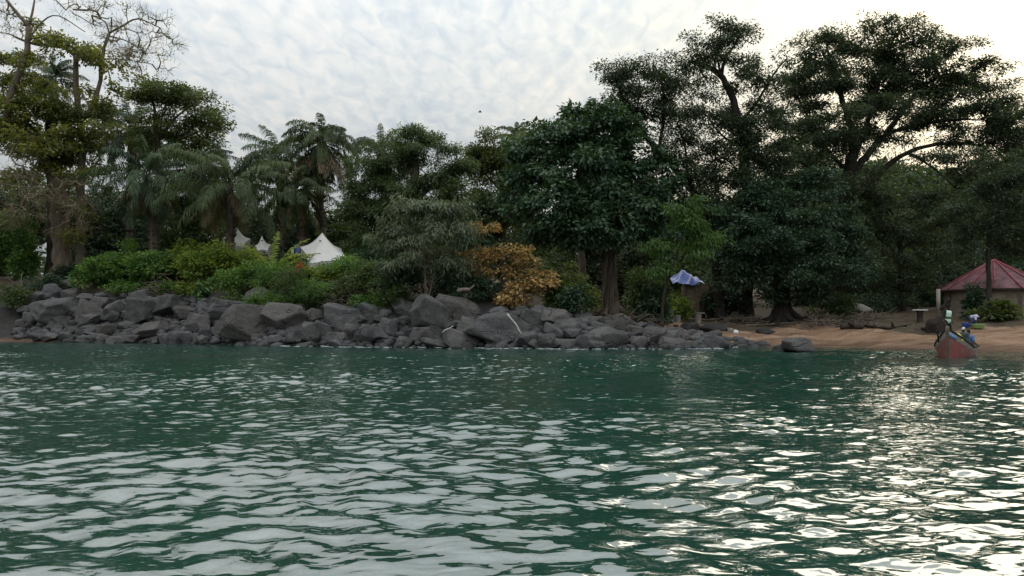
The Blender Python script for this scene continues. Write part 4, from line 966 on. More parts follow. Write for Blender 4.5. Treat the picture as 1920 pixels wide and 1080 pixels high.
BOX = [  # x0, y0, x1, y1, tilt, landmark phrase or None
    (57, 546, 92, 574, -.3, 'pale striped block'), (82, 533, 122, 569, .5, 'steep block under the half-bare tree'), (98, 526, 134, 545, 0, 'topmost boulder under the half-bare tree'),
    (122, 541, 147, 569, 0, None), (145, 551, 184, 568, .1, None), (70, 561, 150, 608, -.15, 'broad cracked slab'), (30, 571, 76, 592, -.2, None), (138, 562, 187, 600, .1, 'dark-faced block'),
    (174, 555, 205, 580, -.3, 'pale pair of blocks'), (197, 568, 232, 605, -.3, None), (144, 589, 184, 616, -.25, 'long tilted slab'), (88, 604, 112, 620, .1, 'small square block'), (30, 597, 54, 615, 0, None),
    (44, 586, 73, 609, 0, None), (90, 581, 130, 610, .5, None), (58, 625, 84, 640, .1, None), (80, 625, 109, 640, 0, None), (112, 622, 132, 640, -.2, None), (142, 617, 167, 632, -.2, None), (142, 608, 180, 630, -.15, None),
    (180, 606, 217, 635, .1, None), (208, 630, 252, 650, .15, 'flat rock at the waterline'), (146, 629, 182, 647, 0, None), (180, 625, 205, 646, 0, None), (233, 562, 288, 608, .05, 'wide pale-faced boulder'), (283, 553, 347, 594, -.35, 'long leaning slab'),
    (326, 573, 372, 597, .2, None), (242, 544, 290, 568, 0, 'flat-topped boulder under the twig heap'), (344, 591, 399, 628, .2, 'dark angular boulder'), (400, 565, 470, 606, .15, 'light ridge-backed boulder'), (420, 574, 520, 648, .3, 'huge slab-faced boulder'),
    (190, 577, 226, 606, 0, None), (192, 607, 216, 634, 0, None), (218, 600, 262, 618, .1, None), (258, 603, 313, 633, -.1, None), (298, 625, 338, 650, .3, None), (337, 620, 362, 650, 0, None), (360, 626, 380, 648, 0, None),
    (212, 628, 256, 648, 0, None), (402, 603, 427, 625, 0, 'egg-shaped boulder'), (374, 612, 402, 641, .2, None), (460, 546, 502, 580, 0, 'pyramid-topped boulder'), (494, 569, 570, 624, .35, 'big two-faced boulder'), (567, 578, 603, 608, .1, None),
    (549, 570, 572, 592, 0, None), (533, 615, 568, 644, .1, None), (565, 606, 602, 647, .1, 'squat boulder with a split face'), (598, 604, 625, 645, 0, None), (606, 576, 683, 624, .15, 'wide boulder with an undercut shadow'), (618, 622, 655, 650, .1, None), (643, 607, 675, 634, 0, None),
    (669, 570, 714, 606, .3, 'smooth shield-shaped boulder'), (666, 606, 720, 650, 0, 'blunt boulder with two faces'), (711, 598, 746, 629, .3, None), (738, 565, 780, 596, 0, None), (768, 566, 856, 630, .4, 'brown bank rock under the grey-green tree'), (812, 558, 895, 608, .45, 'biggest dark bank rock'),
    (765, 614, 808, 645, .1, 'round-shouldered boulder'), (784, 604, 829, 634, .3, None), (828, 620, 884, 655, .35, 'grooved boulder'), (788, 638, 846, 653, .05, None), (884, 594, 976, 642, .3, 'pale domed boulder'), (848, 600, 905, 643, .5, None),
    (900, 618, 953, 648, 0, 'dark-fronted boulder'), (975, 582, 1027, 632, .2, 'hexagonal boulder'), (999, 573, 1026, 594, 0, 'topmost pale-edged boulder'), (1013, 577, 1070, 620, .3, 'tall round-backed boulder'), (1036, 604, 1082, 634, .1, None), (1005, 626, 1045, 657, .1, None),
    (970, 622, 1014, 652, .1, None), (1120, 590, 1180, 626, -.2, 'boulder before the root-wrapped trunk'), (1102, 618, 1183, 658, .1, 'broad rounded boulder at the waterline'), (1094, 594, 1135, 616, 0, None), (1109, 636, 1148, 657, 0, 'pale low dome rock'), (1175, 610, 1209, 637, .1, None),
    (1040, 636, 1080, 655, 0, None), (1075, 630, 1105, 655, 0, None), (1180, 632, 1215, 655, 0, None), (1204, 614, 1250, 648, .1, None), (1245, 618, 1282, 640, .1, None), (1235, 636, 1290, 655, .2, None), (1285, 640, 1335, 662, .25, None), (1330, 638, 1372, 656, .1, None), (1368, 641, 1416, 658, .1, 'last low rock of the heap'),
    (1462, 632, 1522, 660, .25, 'lone boulder in the shallows'), (1446, 645, 1470, 660, 0, 'small rock touching the lone boulder'),
]
later = []
for i, (x0, y0, x1, y1, tl, lm) in enumerate(BOX):
    pxc, pyc = (x0 + x1) / 2, (y0 + y1) / 2
    c = hit(pxc, min(pyc + .18 * (y1 - y0), 648 if pxc < 1400 else 655)); Y = c[1] - .25
    wd, ht = (x1 - x0) / F * Y * 1.05, (y1 - y0) / F * Y * 1.0
    loc = W(pxc, pyc, Y)
    if lm and lm.startswith(('lone', 'small rock touching')):
        Y = 2.0 * F / (y1 - HY) + .4; loc = W(pxc, pyc + 3, Y); wd, ht = (x1 - x0) / F * Y, (y1 - y0) / F * Y * 1.1; wd *= .9; Y += .3
    put_rock(loc, (wd, wd * rng.uniform(.6, .8), ht), None, 500 + i, big=wd > 1.7, tilt=tl * .6, sharp=90 if wd > 1.2 else None)
    later.append((COL.objects[-1] if False else placed[-1], i, lm))
hand = list(placed)
hand_objs = [o for o in COL.objects if o.name.startswith('boulder')]
FULL = {
    'pale striped block': 'pale grey block with darker stripes, left end of the rock slope', 'huge slab-faced boulder': 'huge boulder with one broad flat face, the largest at the waterline',
    'biggest dark bank rock': 'biggest dark smooth bank rock beside the slender grey-green tree', 'pale domed boulder': 'wide pale domed boulder with curved grooves and a white pole beside it',
    'lone boulder in the shallows': 'lone dark boulder standing in the shallows off the beach', 'last low rock of the heap': 'low wet rock at the very tip of the boulder heap by the beach',
}

# smaller rocks fill the slope
rng = np.random.default_rng(9)
TOPX = [0, 50, 100, 200, 300, 400, 480, 560, 620, 700, 800, 900, 1000, 1100, 1200, 1300, 1415]
TOPY = [585, 562, 540, 562, 556, 568, 566, 592, 588, 585, 580, 590, 585, 596, 612, 628, 646]
fill = []
tries = 0
while len(fill) < 205 and tries < 9000:
    tries += 1
    x = rng.uniform(-42, 16.6); dd = rng.uniform(-0.35, 6.5); y = float(shore(x)) + dd; z = G(x, y)
    px = CX + x / y * F; py = HY - (z - H) / y * F
    if px < -5 or py < np.interp(px, TOPX, TOPY) or (px < 125 and dd < .5): continue
    s = float(np.clip(rng.lognormal(-.52, .42), .30, 1.4)) * (1.0 if dd < 3 else 1.15)
    P_ = np.array([x, y, z])
    bad = False
    for c, r_, _ in hand:
        e = P_ - c
        if abs(e[0]) < r_ * .27 and abs(e[2]) < r_ * .22 and abs(e[1]) < r_ * .8: bad = True; break
    if not bad:
        for c, s2 in fill:
            if np.linalg.norm(P_ - c) < .40 * (s + s2): bad = True; break
    if bad: continue
    fill.append((P_, s))
fobj = []
for i, (P_, s) in enumerate(fill):
    dm = (s * rng.uniform(.85, 1.45), s * rng.uniform(.8, 1.1), s * rng.uniform(.55, .95))
    o = put_rock(P_ + np.array([0, -.22 * s, .14 * s]), dm, None, 900 + i)
    fobj.append((o, P_, s, dm))

# labels: the named boulders first, every other rock by its look and the named boulder it lies next to
marks = [(c[0], lm) for (c, i, lm) in later if lm]


def size_word(w_, h_):
    a = 'tiny' if w_ < .5 else 'small' if w_ < .8 else 'middle-sized' if w_ < 1.25 else 'large'
    k = h_ / w_
    return a + (' flat' if k < .5 else ' upright' if k > .95 else ' blocky' if k > .72 else ' wedge-like')


todo = []
for o, (c, i, lm) in zip(hand_objs, later):
    if lm: tag(o, FULL.get(lm, lm + ' on the grey rock slope'))
    else:
        x0, y0, x1, y1 = BOX[i][:4]; todo.append((o, c[0], (x1 - x0) / F * c[0][1], (y1 - y0) / F * c[0][1]))
todo += [(o, P_, dm[0], dm[2]) for (o, P_, s, dm) in fobj]
seen = {}
rows = []
for o, P_, w_, h_ in todo:
    k = min(range(len(marks)), key=lambda q_: np.linalg.norm((marks[q_][0] - P_) * np.array([1, .5, 1.3])))
    e = P_ - marks[k][0]
    rel = ('above the' if e[2] > 0 else 'below the') if abs(e[2]) > .55 * abs(e[0]) else ('right of the' if e[0] > 0 else 'left of the')
    rows.append((float(np.linalg.norm(e)), o, size_word(w_, h_), rel, marks[k][1]))
ORD = ['', 'second nearest ', 'third nearest ', 'fourth nearest ', 'fifth nearest ', 'sixth nearest ', 'seventh nearest ', 'eighth nearest ', 'ninth nearest ', 'tenth nearest '] + [w_ + ' nearest ' for w_ in ('eleventh', 'twelfth', 'thirteenth', 'fourteenth', 'fifteenth', 'sixteenth', 'seventeenth', 'eighteenth', 'nineteenth', 'twentieth')]
for dist, o, sw, rel, lm in sorted(rows, key=lambda r_: r_[0]):
    key = (rel, lm); n_ = seen.get(key, 0); seen[key] = n_ + 1
    tag(o, f"{sw} rock {rel} {lm}" + (f", {ORD[min(n_, 19)].strip()}" if n_ else ", nearest of all"))

# pebbles and broken stone between the boulders
pbm = MB(); dv, fc = ICO4
bm = bmesh.new(); bmesh.ops.create_icosphere(bm, subdivisions=2, radius=1)
I2 = (np.array([v_.co for v_ in bm.verts]), np.array([[x_.index for x_ in f_.verts] for f_ in bm.faces])); bm.free()
for i in range(2300):
    x = rng.uniform(-42, 17.5); dd = rng.uniform(-.3, 6.0); y = float(shore(x)) + dd; z = G(x, y)
    px = CX + x / y * F; py = HY - (z - H) / y * F
    if py < np.interp(px, TOPX, TOPY) - 4 or (px < 125 and dd < .3): continue
    s = .09 + .36 * rng.random() ** 2; N = unit(rng.normal(size=(9, 3))); hh = rng.uniform(.7, 1, 9)
    r_ = (np.maximum(0, I2[0] @ N.T / hh) ** 14).sum(1); r_ = np.clip(r_, .3, None) ** (-1 / 14)
    pbm.add(I2[0] * r_[:, None] * s * np.array([1.2, 1, .8]) + np.array([x, y, z + .03]), I2[1])
o = pbm.build('rubble', M['rock'], None); tag(o, 'broken grey stones wedged between the boulders', 'rubble', kind='stuff')
# ------------------------------------------------------------------ camp, shack, hut, beach things
M['canvas'] = plain('canvas', (0.70, 0.68, 0.64), 0.85, 0.1, 0.06, 2.0, 0.15, 40.0)
M['canvas_grey'] = plain('canvas_wall', (0.52, 0.50, 0.47), 0.85, 0.1, 0.08, 2.0)
M['tarp_blue'] = plain('tarp_blue', (0.08, 0.12, 0.45), 0.5, 0.4, 0.3, 3.0)
M['tarp_white'] = plain('tarp_white', (0.40, 0.44, 0.62), 0.5, 0.4, 0.1, 3.0)
M['mud'] = plain('mud_wall', (0.15, 0.112, 0.085), 0.95, 0.05, 0.4, 3.0, 0.8, 12.0)
M['hut_wall'] = plain('hut_wall', (0.25, 0.205, 0.155), 0.95, 0.05, 0.3, 1.6, 0.3, 20.0)
M['hut_pale'] = plain('hut_pale', (0.36, 0.31, 0.26), 0.9, 0.05, 0.2, 2.0)
M['roof_red'] = plain('roof_red', (0.15, 0.070, 0.082), 0.7, 0.15, 0.35, 1.3, col2=(0.235, 0.13, 0.145))
M['ridge_red'] = plain('ridge_red', (0.25, 0.065, 0.075), 0.6, 0.2, 0.25, 2.0)
M['wood_dark'] = plain('wood_dark', (0.05, 0.04, 0.032), 0.9, 0.1, 0.4, 3.0, 0.5, 15.0)
M['concrete'] = plain('concrete', (0.20, 0.185, 0.165), 0.9, 0.1, 0.25, 4.0, 0.3, 25.0)
M['stone_dark'] = plain('stone_dark', (0.045, 0.043, 0.042), 0.9, 0.1, 0.4, 2.0, 0.6, 12.0)
M['white'] = plain('white_paint', (0.72, 0.72, 0.70), 0.6, 0.3, 0.06, 3.0)
M['tarp_grey'] = plain('tarp_grey', (0.24, 0.22, 0.20), 0.7, 0.2, 0.2, 2.0, 0.3, 8.0)


def tent(label, apex, corners, base_drop, seed, seam=True):
    """pyramid canvas: concave panels from APEX to the eave CORNERS, a low wall below"""
    cen = np.mean(corners, axis=0); b = np.array([cen[0], cen[1], G(cen[0], cen[1])])
    r_ = empty('tent', b, label, 'tent', 'white tents under the palms')
    rb, wb, sb = MB(), MB(), MB(); n = len(corners); S = 8
    for i in range(n):
        a, c = corners[i], corners[(i + 1) % n]; V = []
        for j in range(S + 1):
            t = j / S
            for k in range(S + 1):
                u = k / S; e = a + (c - a) * u; e = e + (cen - e) * .10 * math.sin(math.pi * u) + np.array([0, 0, .05 * math.sin(math.pi * u)])
                pnt = apex + (e - apex) * t; pnt = pnt - np.array([0, 0, .30 * math.sin(math.pi * t) * (.75 + .25 * math.cos(2 * math.pi * u))]); V.append(pnt)
        q_ = [[j * (S + 1) + k, j * (S + 1) + k + 1, (j + 1) * (S + 1) + k + 1, (j + 1) * (S + 1) + k] for j in range(S) for k in range(S)]
        rb.add(V, q_)
        low = []
        for k in range(S + 1):
            e = V[S * (S + 1) + k] * 1.0; g_ = e + (cen - e) * .03; g_[2] = min(G(e[0], e[1]) - .05, e[2] - base_drop)
            low.append(g_)
        wv = [V[S * (S + 1) + k] + (cen - V[S * (S + 1) + k]) * .02 for k in range(S + 1)] + low
        wb.add(wv, [[k, k + 1, S + 2 + k, S + 1 + k] for k in range(S)])
        rib = np.array([V[j * (S + 1)] for j in range(S + 1)]) + np.array([0, 0, .012])
        sb.tube(rib, .018, 5)
    rb.build('canopy', M['canvas'], r_, b, smooth=True); wb.build('tent_wall', M['canvas_grey'], r_, b); sb.build('seam', M['canvas'], r_, b)
    for i in range(n):
        a = corners[i]; o_ = unit(a - cen); e = a + o_ * 1.5; e[2] = G(e[0], e[1])
        if a[2] - e[2] > .1:
            g_ = MB(); g_.tube([a, (a + e) / 2 - np.array([0, 0, .03]), e], .012, 4); g_.build('guy_rope', M['canvas_grey'], r_, b)
    vt = apex + (corners[1] - apex) * .22 + np.array([.15, -.12, -.12]); vb = MB(); vb.ball(vt, np.array([.11, .03, .06])); vb.build('vent', M['wood_dark'], r_, b)
    pb_ = MB(); pb_.tube([apex - np.array([0, 0, .3]), apex + np.array([0, 0, .12])], [.03, .02], 8); pb_.build('pole', M['wood_dark'], r_, b)
    return r_


tent('large white canvas tent with one peak, standing clear above the bushes', W(604, 437, 68.5), [W(563, 463, 69.5), W(577, 495, 66.2), W(656, 488, 67.5), W(640, 466, 71)], .5, 1)
tent('small white pointed tent partly hidden by the shaggy palm trunk', W(442, 424, 71), [W(418, 446, 71.5), W(427, 462, 69.3), W(455, 463, 69.3), W(470, 448, 71.3), W(445, 440, 73)], .4, 2)
tent('white tent of which only a patch shows behind the young palm', W(491, 443, 77), [W(478, 460, 77.5), W(482, 470, 75.5), W(502, 470, 75.8), W(508, 458, 78.5)], .4, 3)


def cloth(name, label, cat, top_l, top_r, h, mat, seed, group=None):
    rng = np.random.default_rng(seed); nx, ny = 12, 10
    V = []
    for j in range(ny + 1):
        for i in range(nx + 1):
            u, t = i / nx, j / ny
            p_ = top_l + (top_r - top_l) * u - np.array([0, 0, h * t]); p_ = p_ + np.array([0, .06 * math.sin(u * 9 + seed) * t, 0])
            wv = 1 - .18 * t * math.sin(seed + 3 * t); p_[0] = (top_l[0] + top_r[0]) / 2 + (p_[0] - (top_l[0] + top_r[0]) / 2) * wv; V.append(p_)
    mb = MB(); mb.add(V, [[j * (nx + 1) + i, j * (nx + 1) + i + 1, (j + 1) * (nx + 1) + i + 1, (j + 1) * (nx + 1) + i] for j in range(ny) for i in range(nx)])
    o = mb.build(name, M[mat], None, top_l, smooth=True); o.location = top_l.tolist()
    md = o.modifiers.new('thickness', 'SOLIDIFY'); md.thickness = .012
    return tag(o, label, cat, group)


M['cloth_blue'] = plain('cloth_blue', (0.10, 0.14, 0.42), 0.9, 0.1, 0.1)
M['cloth_green'] = plain('cloth_pale_green', (0.55, 0.68, 0.45), 0.9, 0.1, 0.1)
cloth('garment', 'blue garment hanging on the washing line next to the large white tent', 'clothing', W(553.5, 458, 69.8), W(562, 459, 69.8), 1.0, 'cloth_blue', 2)
cloth('garment', 'pale green cloth hanging on the washing line', 'clothing', W(545.5, 464, 69.8), W(551, 464, 69.8), .6, 'cloth_green', 5)
mb = MB(); s_ = np.linspace(0, 1, 14)[:, None]
a_, c_ = W(528, 460, 70), W(566, 459, 69.6)
mb.tube(a_ + (c_ - a_) * s_ - np.array([0, 0, .18]) * np.sin(np.pi * s_), .012, 5)
o = mb.build('washing_line', M['wood_dark'], None, a_); o.location = a_.tolist(); tag(o, 'thin washing line tied between a palm and the large white tent', 'line')

# tarpaulin shack
b = np.array([W(1300, 585, 64)[0], 64.0, G(W(1300, 585, 64)[0], 64.0)])
sh = empty('shack', b, 'mud-walled shack under a blue and white tarpaulin in the shade of the trees', 'shack')
zt = W(1300, 535, 64)[2]
wb = MB(); x0, x1 = W(1290, 0, 64)[0], W(1347, 0, 64)[0]
wb.box((x0, 64, b[2] - .2), (x1, 66.6, zt)); wb.build('wall', M['mud'], sh, b)
db = MB(); db.box((x0 + 1.0, 63.96, b[2] - .1), (x0 + 1.7, 64.02, b[2] + 1.65)); db.build('doorway', M['wood_dark'], sh, b)
rb = MB(); mp_ = []
nx, ny = 22, 14
for j in range(ny + 1):
    for i in range(nx + 1):
        u, t = i / nx, j / ny
        x = W(1262, 0, 63.6)[0] + u * 2.75; z = zt + .12 + 1.25 * math.sin(math.pi * min(1, t * 1.0) / 2) * (0.45 + .55 * math.exp(-((u - .52) / .25) ** 2)) + .10 * math.sin(9 * u + 5 * t) + .07 * math.sin(17 * u - 8 * t)
        mp_.append([x, 63.6 + 2.6 * t, z])
rb.add(mp_, [[j * (nx + 1) + i, j * (nx + 1) + i + 1, (j + 1) * (nx + 1) + i + 1, (j + 1) * (nx + 1) + i] for j in range(ny) for i in range(nx)])
o = rb.build('tarpaulin', [M['tarp_blue'], M['tarp_white']], sh, b, smooth=True)
for f_ in o.data.polygons:
    i, j = f_.index % nx, f_.index // nx
    if (i - j * .8) % 9 < 1.6 or (j > 8 and i < 9 and j < 11): f_.material_index = 1
pb = MB(); pb.tube([(x0 - 1.1, 65.8, G(x0 - 1.1, 65.8) - .2), (x0 - 1.1, 65.8, zt + .5)], .06, 7); pb.build('post', M['wood_dark'], sh, b)


def post(label, px, py0, py1, wpx, Y, cap=False):
    c = W(px, py1, Y); w2 = wpx / F * Y / 2; mb = MB(); g_ = G(c[0], Y); top = W(px, py0, Y)[2]
    bm_ = bmesh.new(); bmesh.ops.create_cube(bm_, size=1); bmesh.ops.scale(bm_, vec=(2 * w2, 2 * w2, top - g_ + .3), verts=bm_.verts); bmesh.ops.bevel(bm_, geom=bm_.edges[:], offset=.03, segments=2, affect='EDGES')
    if cap:
        g2 = bmesh.ops.create_cube(bm_, size=1)['verts']; bmesh.ops.scale(bm_, vec=(3.4 * w2, 2.6 * w2, .1), verts=g2); bmesh.ops.translate(bm_, vec=(.1, 0, (top - g_ + .3) / 2 + .053), verts=g2)
    me = bpy.data.meshes.new('post'); bm_.to_mesh(me); bm_.free(); me.materials.append(M['concrete'])
    o = bpy.data.objects.new('concrete_post', me); COL.objects.link(o); o.location = (c[0], Y, (top + g_ - .3) / 2); o.rotation_euler = (0, .03, .2)
    tag(o, label, 'post', 'concrete posts on the beach edge')


post('pale square concrete post nearest the boulder heap', 1258, 590, 609, 9, 57)
post('square concrete post with a flat slab on top, before the tarpaulin shack', 1309, 588, 607, 9, 57, True)
post('shorter darker concrete post between the two tall ones', 1271, 591, 603, 8, 59)
# kerb of dark stones, pale stones
for i, (x0_, x1_, y0_, y1_, mat, lab) in enumerate([
        (1279, 1312, 609, 623, 'stone_dark', 'dark kerb block nearest the boulder heap, below the capped post'), (1312, 1364, 613, 624, 'stone_dark', 'longest dark kerb block in front of the pale stones'),
        (1326, 1342, 607, 616, 'concrete', 'pale flat stone lying on the dark kerb blocks'), (1375, 1385, 597, 603, 'white', 'small white stone on the littered ground behind the kerb'),
        (1362, 1374, 616, 624, 'concrete', 'tan stone at the end of the dark kerb'), (1264, 1272, 617, 622, 'stone_dark', 'small dark stone on the sand before the kerb'), (1416, 1450, 612, 622, 'stone_dark', 'dark rock lying on the sand under the buttress roots')]):
    Y = 54.5 + .3 * (i % 3); c = W((x0_ + x1_) / 2, y1_, Y); w_ = (x1_ - x0_) / F * Y; h_ = (y1_ - y0_) / F * Y
    rg = np.random.default_rng(1400 + i); v_, f_ = rock_shape(rg, (w_, min(w_, .6), h_ * 1.3), sharp=40, tilt=0, yaw=.05)
    mb = MB(); mb.add(v_, f_); o = mb.build('stone', M[mat], None, smooth=True); o.location = (c[0], Y, G(c[0], Y) + h_ * .4); tag(o, lab, 'stone', 'stones on the beach')


def log(label, p_list, r0, r1, mat='drift', Y=None, stubs=3, seed=1, name='driftwood_log'):
    rng = np.random.default_rng(seed); P3 = []
    for (px, py) in p_list:
        h_ = hit(px, py) if Y is None else W(px, py, Y); P3.append(h_ + np.array([0, 0, r0 * .7]))
    path, tt = densify(P3, .25); path += rng.normal(size=path.shape) * .025
    mb = MB(); mb.tube(path, (r0 + (r1 - r0) * tt) * (1 + .1 * rng.normal(size=len(tt))), 9)
    for k in range(stubs):
        j = rng.integers(1, len(path) - 1); dv = unit(np.array([rng.normal(), rng.normal() * .5 - .3, abs(rng.normal()) + .2]))
        mb.tube([path[j], path[j] + dv * .25, path[j] + dv * .5 + rng.normal(size=3) * .06], [r1 * .8, r1 * .6, r1 * .35], 6)
    o = mb.build(name, M[mat], None, path[0], smooth=True); o.location = path[0].tolist(); tag(o, label, 'driftwood', 'driftwood on the shore'); return o


log('bleached white pole leaning on the pale domed boulder', [(951, 590), (965, 606), (978, 628)], .055, .04, 'drift_white', 47.6, 0, 1, 'driftwood_pole')
log('short bleached stick lying on the grooved boulder', [(829, 624), (842, 617), (850, 612)], .035, .03, 'drift_white', 48, 0, 2, 'driftwood_pole')
log('pale sawn log end on top of the biggest dark bank rock', [(857, 549), (870, 545), (880, 547)], .15, .12, 'drift', 52, 1, 3)
log('dark stump-like log with a forked end lying on the sand', [(1578, 618), (1596, 616), (1614, 617)], .24, .20, 'wood_dark', None, 6, 4)
log('long dark branch with a knot lying on the sand past the stump-like log', [(1618, 612), (1650, 616), (1672, 617), (1700, 613)], .14, .07, 'wood_dark', None, 7, 5)
log('long pale root running along the sand from the buttress roots', [(1400, 612), (1450, 610), (1500, 606), (1550, 610), (1580, 614)], .09, .05, 'drift', None, 2, 6)
log('dark log beneath the root-wrapped trunk behind the boulders', [(1060, 596), (1100, 593), (1135, 592)], .16, .12, 'wood_dark', 56, 3, 7)
log('grey driftwood log lying behind the capped concrete post', [(1290, 600), (1330, 602), (1370, 598)], .12, .08, 'drift', None, 4, 8)
log('brown driftwood log in front of the bright green tree', [(1200, 602), (1235, 604), (1262, 600)], .12, .09, 'drift', None, 4, 9)
log('thin forked driftwood branch lying below the capped post', [(1222, 610), (1240, 604), (1262, 607)], .06, .04, 'drift', None, 4, 10)
log('dark curved log among the litter beside the buttress trunk', [(1385, 606), (1410, 604), (1430, 606)], .12, .09, 'wood_dark', None, 4, 11)
log('pale crooked trunk lying across the brown bank below the half-bare tree', [(120, 520), (138, 510), (160, 500)], .10, .06, 'bark_pale', None, 3, 12)

# grey covered heap
c = hit(1606, 588); mb = MB(); rg = np.random.default_rng(61); v_, f_ = rock_shape(rg, (2.1, 1.5, 1.0), True, sharp=9, tilt=.15, yaw=.2)
v_[:, 2] += .10 * np.sin(v_[:, 0] * 5) * np.cos(v_[:, 1] * 4); v_[:, 0] += np.where(v_[:, 2] < 0, v_[:, 0] * .25, 0)
mb.add(v_, f_); o = mb.build('covered_heap', M['tarp_grey'], None, smooth=True); o.location = (c + np.array([0, 0, .35])).tolist(); tag(o, 'heap under a sagging grey cover at the edge of the beach', 'covered heap')
# white table
c = hit(1725, 603); Y = c[1]; zt = W(1725, 581, Y)[2]
tb_ = empty('table', c, 'white oval table top on a dark stump at the back of the beach', 'table')
mb = MB(); s_ = np.linspace(0, 1, 6); mb.tube(np.stack([c[0] + 0 * s_, c[1] + 0 * s_, c[2] - .1 + s_ * (zt - c[2] + .1 - .06)], 1), [.30, .22, .2, .2, .22, .28], 12); mb.build('stump', M['wood_dark'], tb_, c)
mb = MB(); th = np.linspace(0, 2 * np.pi, 29)[:-1]
for z0, z1, k in ((-.06, .0, 1.0),):
    ring = lambda z, f_: np.stack([c[0] + .56 * f_ * np.cos(th), c[1] + .42 * f_ * np.sin(th), np.full(28, zt + z)], 1)
    V = np.concatenate([ring(-.06, .9), ring(-.05, 1.0), ring(.0, 1.03), ring(.02, 1.0), ring(.0, .92)]); i = np.arange(28); k_ = (i + 1) % 28
    for l in range(4): mb.add(V[l * 28:(l + 2) * 28], np.stack([i, k_, 28 + k_, 28 + i], 1))
    mb.add(np.concatenate([ring(.0, .92), [[c[0], c[1], zt]]]), np.stack([i, k_, np.full(28, 28)], 1)); mb.add(np.concatenate([ring(-.06, .9), [[c[0], c[1], zt - .06]]]), np.stack([k_, i, np.full(28, 28)], 1))
mb.build('table_top', M['white'], tb_, c, smooth=False)

# round hut with a red metal roof
YH = 61.5; cx, cyh = W(1864, 0, YH + 3.6)[0], YH + 3.6; gz = G(cx, YH); Rw, Re = 3.85, 4.4; zE = W(0, 541, YH)[2]; zA = W(0, 487, YH + 3.6)[2]
hut = empty('round_hut', (cx, cyh, gz), 'round mud-walled hut with a faded red sheet-metal roof', 'hut')
NS = 14; off = .10
wb = MB(); th = np.linspace(0, 2 * np.pi, 57); S2 = np.stack([np.cos(th), np.sin(th)], 1)
ring = lambda r_, z: np.concatenate([np.array([[cx, cyh]]) + r_ * S2, np.full((57, 1), z)], 1)
V = np.concatenate([ring(Rw, gz - .4), ring(Rw, zE + .25)]); i = np.arange(56)
wb.add(V, np.stack([i, i + 1, 57 + i + 1, 57 + i], 1)); wb.build('wall', M['hut_wall'], hut, (cx, cyh, gz), smooth=True)
pb = MB(); V = np.concatenate([ring(Rw + .35, gz - .4), ring(Rw + .30, gz + .12), ring(Rw - .05, gz + .14)]); pb.add(V, np.concatenate([np.stack([i, i + 1, 57 + i + 1, 57 + i], 1), np.stack([57 + i, 57 + i + 1, 114 + i + 1, 114 + i], 1)])); pb.build('plinth', M['concrete'], hut, (cx, cyh, gz))
rb = MB(); gb = []
for k in range(NS):
    a0, a1 = 2 * math.pi * k / NS + off, 2 * math.pi * (k + 1) / NS + off; n = 12; V = []
    e0, e1 = np.array([cx + Re * math.cos(a0), cyh + Re * math.sin(a0), zE]), np.array([cx + Re * math.cos(a1), cyh + Re * math.sin(a1), zE]); ap = np.array([cx, cyh, zA])
    nr = unit(np.cross(e1 - e0, ap - e0))
    for u in np.linspace(0, 1, n * 2 + 1):
        e = e0 + (e1 - e0) * u; wv = .018 * math.sin(u * n * 2 * math.pi)
        V += [e + nr * wv, ap + (e - ap) * .02 + nr * wv * .02]
    rb.add(V, [[2 * j, 2 * j + 2, 2 * j + 3, 2 * j + 1] for j in range(n * 2)])
    g_ = MB(); up = np.array([0, 0, .035]); g_.tube(np.stack([e0 + up, (e0 + ap) / 2 + up, ap + up]), [.085, .085, .07], 6); gb.append(g_)
rb.build('roof', M['roof_red'], hut, (cx, cyh, gz))
for g_ in gb: g_.build('ridge_cap', M['ridge_red'], hut, (cx, cyh, gz), smooth=True)
fb = MB(); fb.add(np.concatenate([ring(Re + .005, zE - .13), ring(Re + .005, zE + .015)]), np.stack([i, i + 1, 57 + i + 1, 57 + i], 1)); fb.build('fascia', M['wood_dark'], hut, (cx, cyh, gz))


def arc_panel(a0, a1, z0, z1, rr, th_, mat, name, parent):
    mb = MB(); t = np.linspace(a0, a1, 9); P_ = lambda r_, z: np.stack([cx + r_ * np.cos(t), cyh + r_ * np.sin(t), np.full(9, z)], 1)
    V = np.concatenate([P_(rr, z0), P_(rr, z1), P_(rr + th_, z0), P_(rr + th_, z1)]); j = np.arange(8)
    mb.add(V, np.concatenate([np.stack([18 + j, 19 + j, 28 + j, 27 + j], 1), np.stack([9 + j, 10 + j, 28 + j, 27 + j], 1), np.stack([j, j + 1, 19 + j, 18 + j], 1), [[0, 9, 27, 18], [8, 17, 35, 26]]]))
    return mb.build(name, M[mat], parent, (cx, cyh, gz))


def ang(px): return math.atan2(-math.sqrt(max(0, Rw ** 2 - (W(px, 0, YH + .8)[0] - cx) ** 2)), W(px, 0, YH + .8)[0] - cx)


d_ = arc_panel(ang(1792), ang(1803), gz + .14, gz + 1.75, Rw - .02, .05, 'wood_dark', 'door', hut)
arc_panel(ang(1788), ang(1791.5), gz + .14, gz + 1.85, Rw - .02, .09, 'hut_pale', 'door_frame', hut)
arc_panel(ang(1803.5), ang(1807), gz + .14, gz + 1.85, Rw - .02, .09, 'hut_pale', 'door_frame', hut)
arc_panel(ang(1893), ang(1901), gz + .14, gz + 1.8, Rw - .02, .05, 'hut_pale', 'shutter', hut)
pb = MB(); xp = W(1779, 0, YH)[0]; pb.box((xp - .11, YH + 1.4, gz - .3), (xp + .11, YH + 1.65, zE + .02)); pb.build('porch_post', M['hut_pale'], hut, (cx, cyh, gz))
log('dark log propped against the hut beside its pale post', [(1763, 583), (1772, 573), (1779, 562)], .16, .13, 'wood_dark', 60.5, 1, 13)

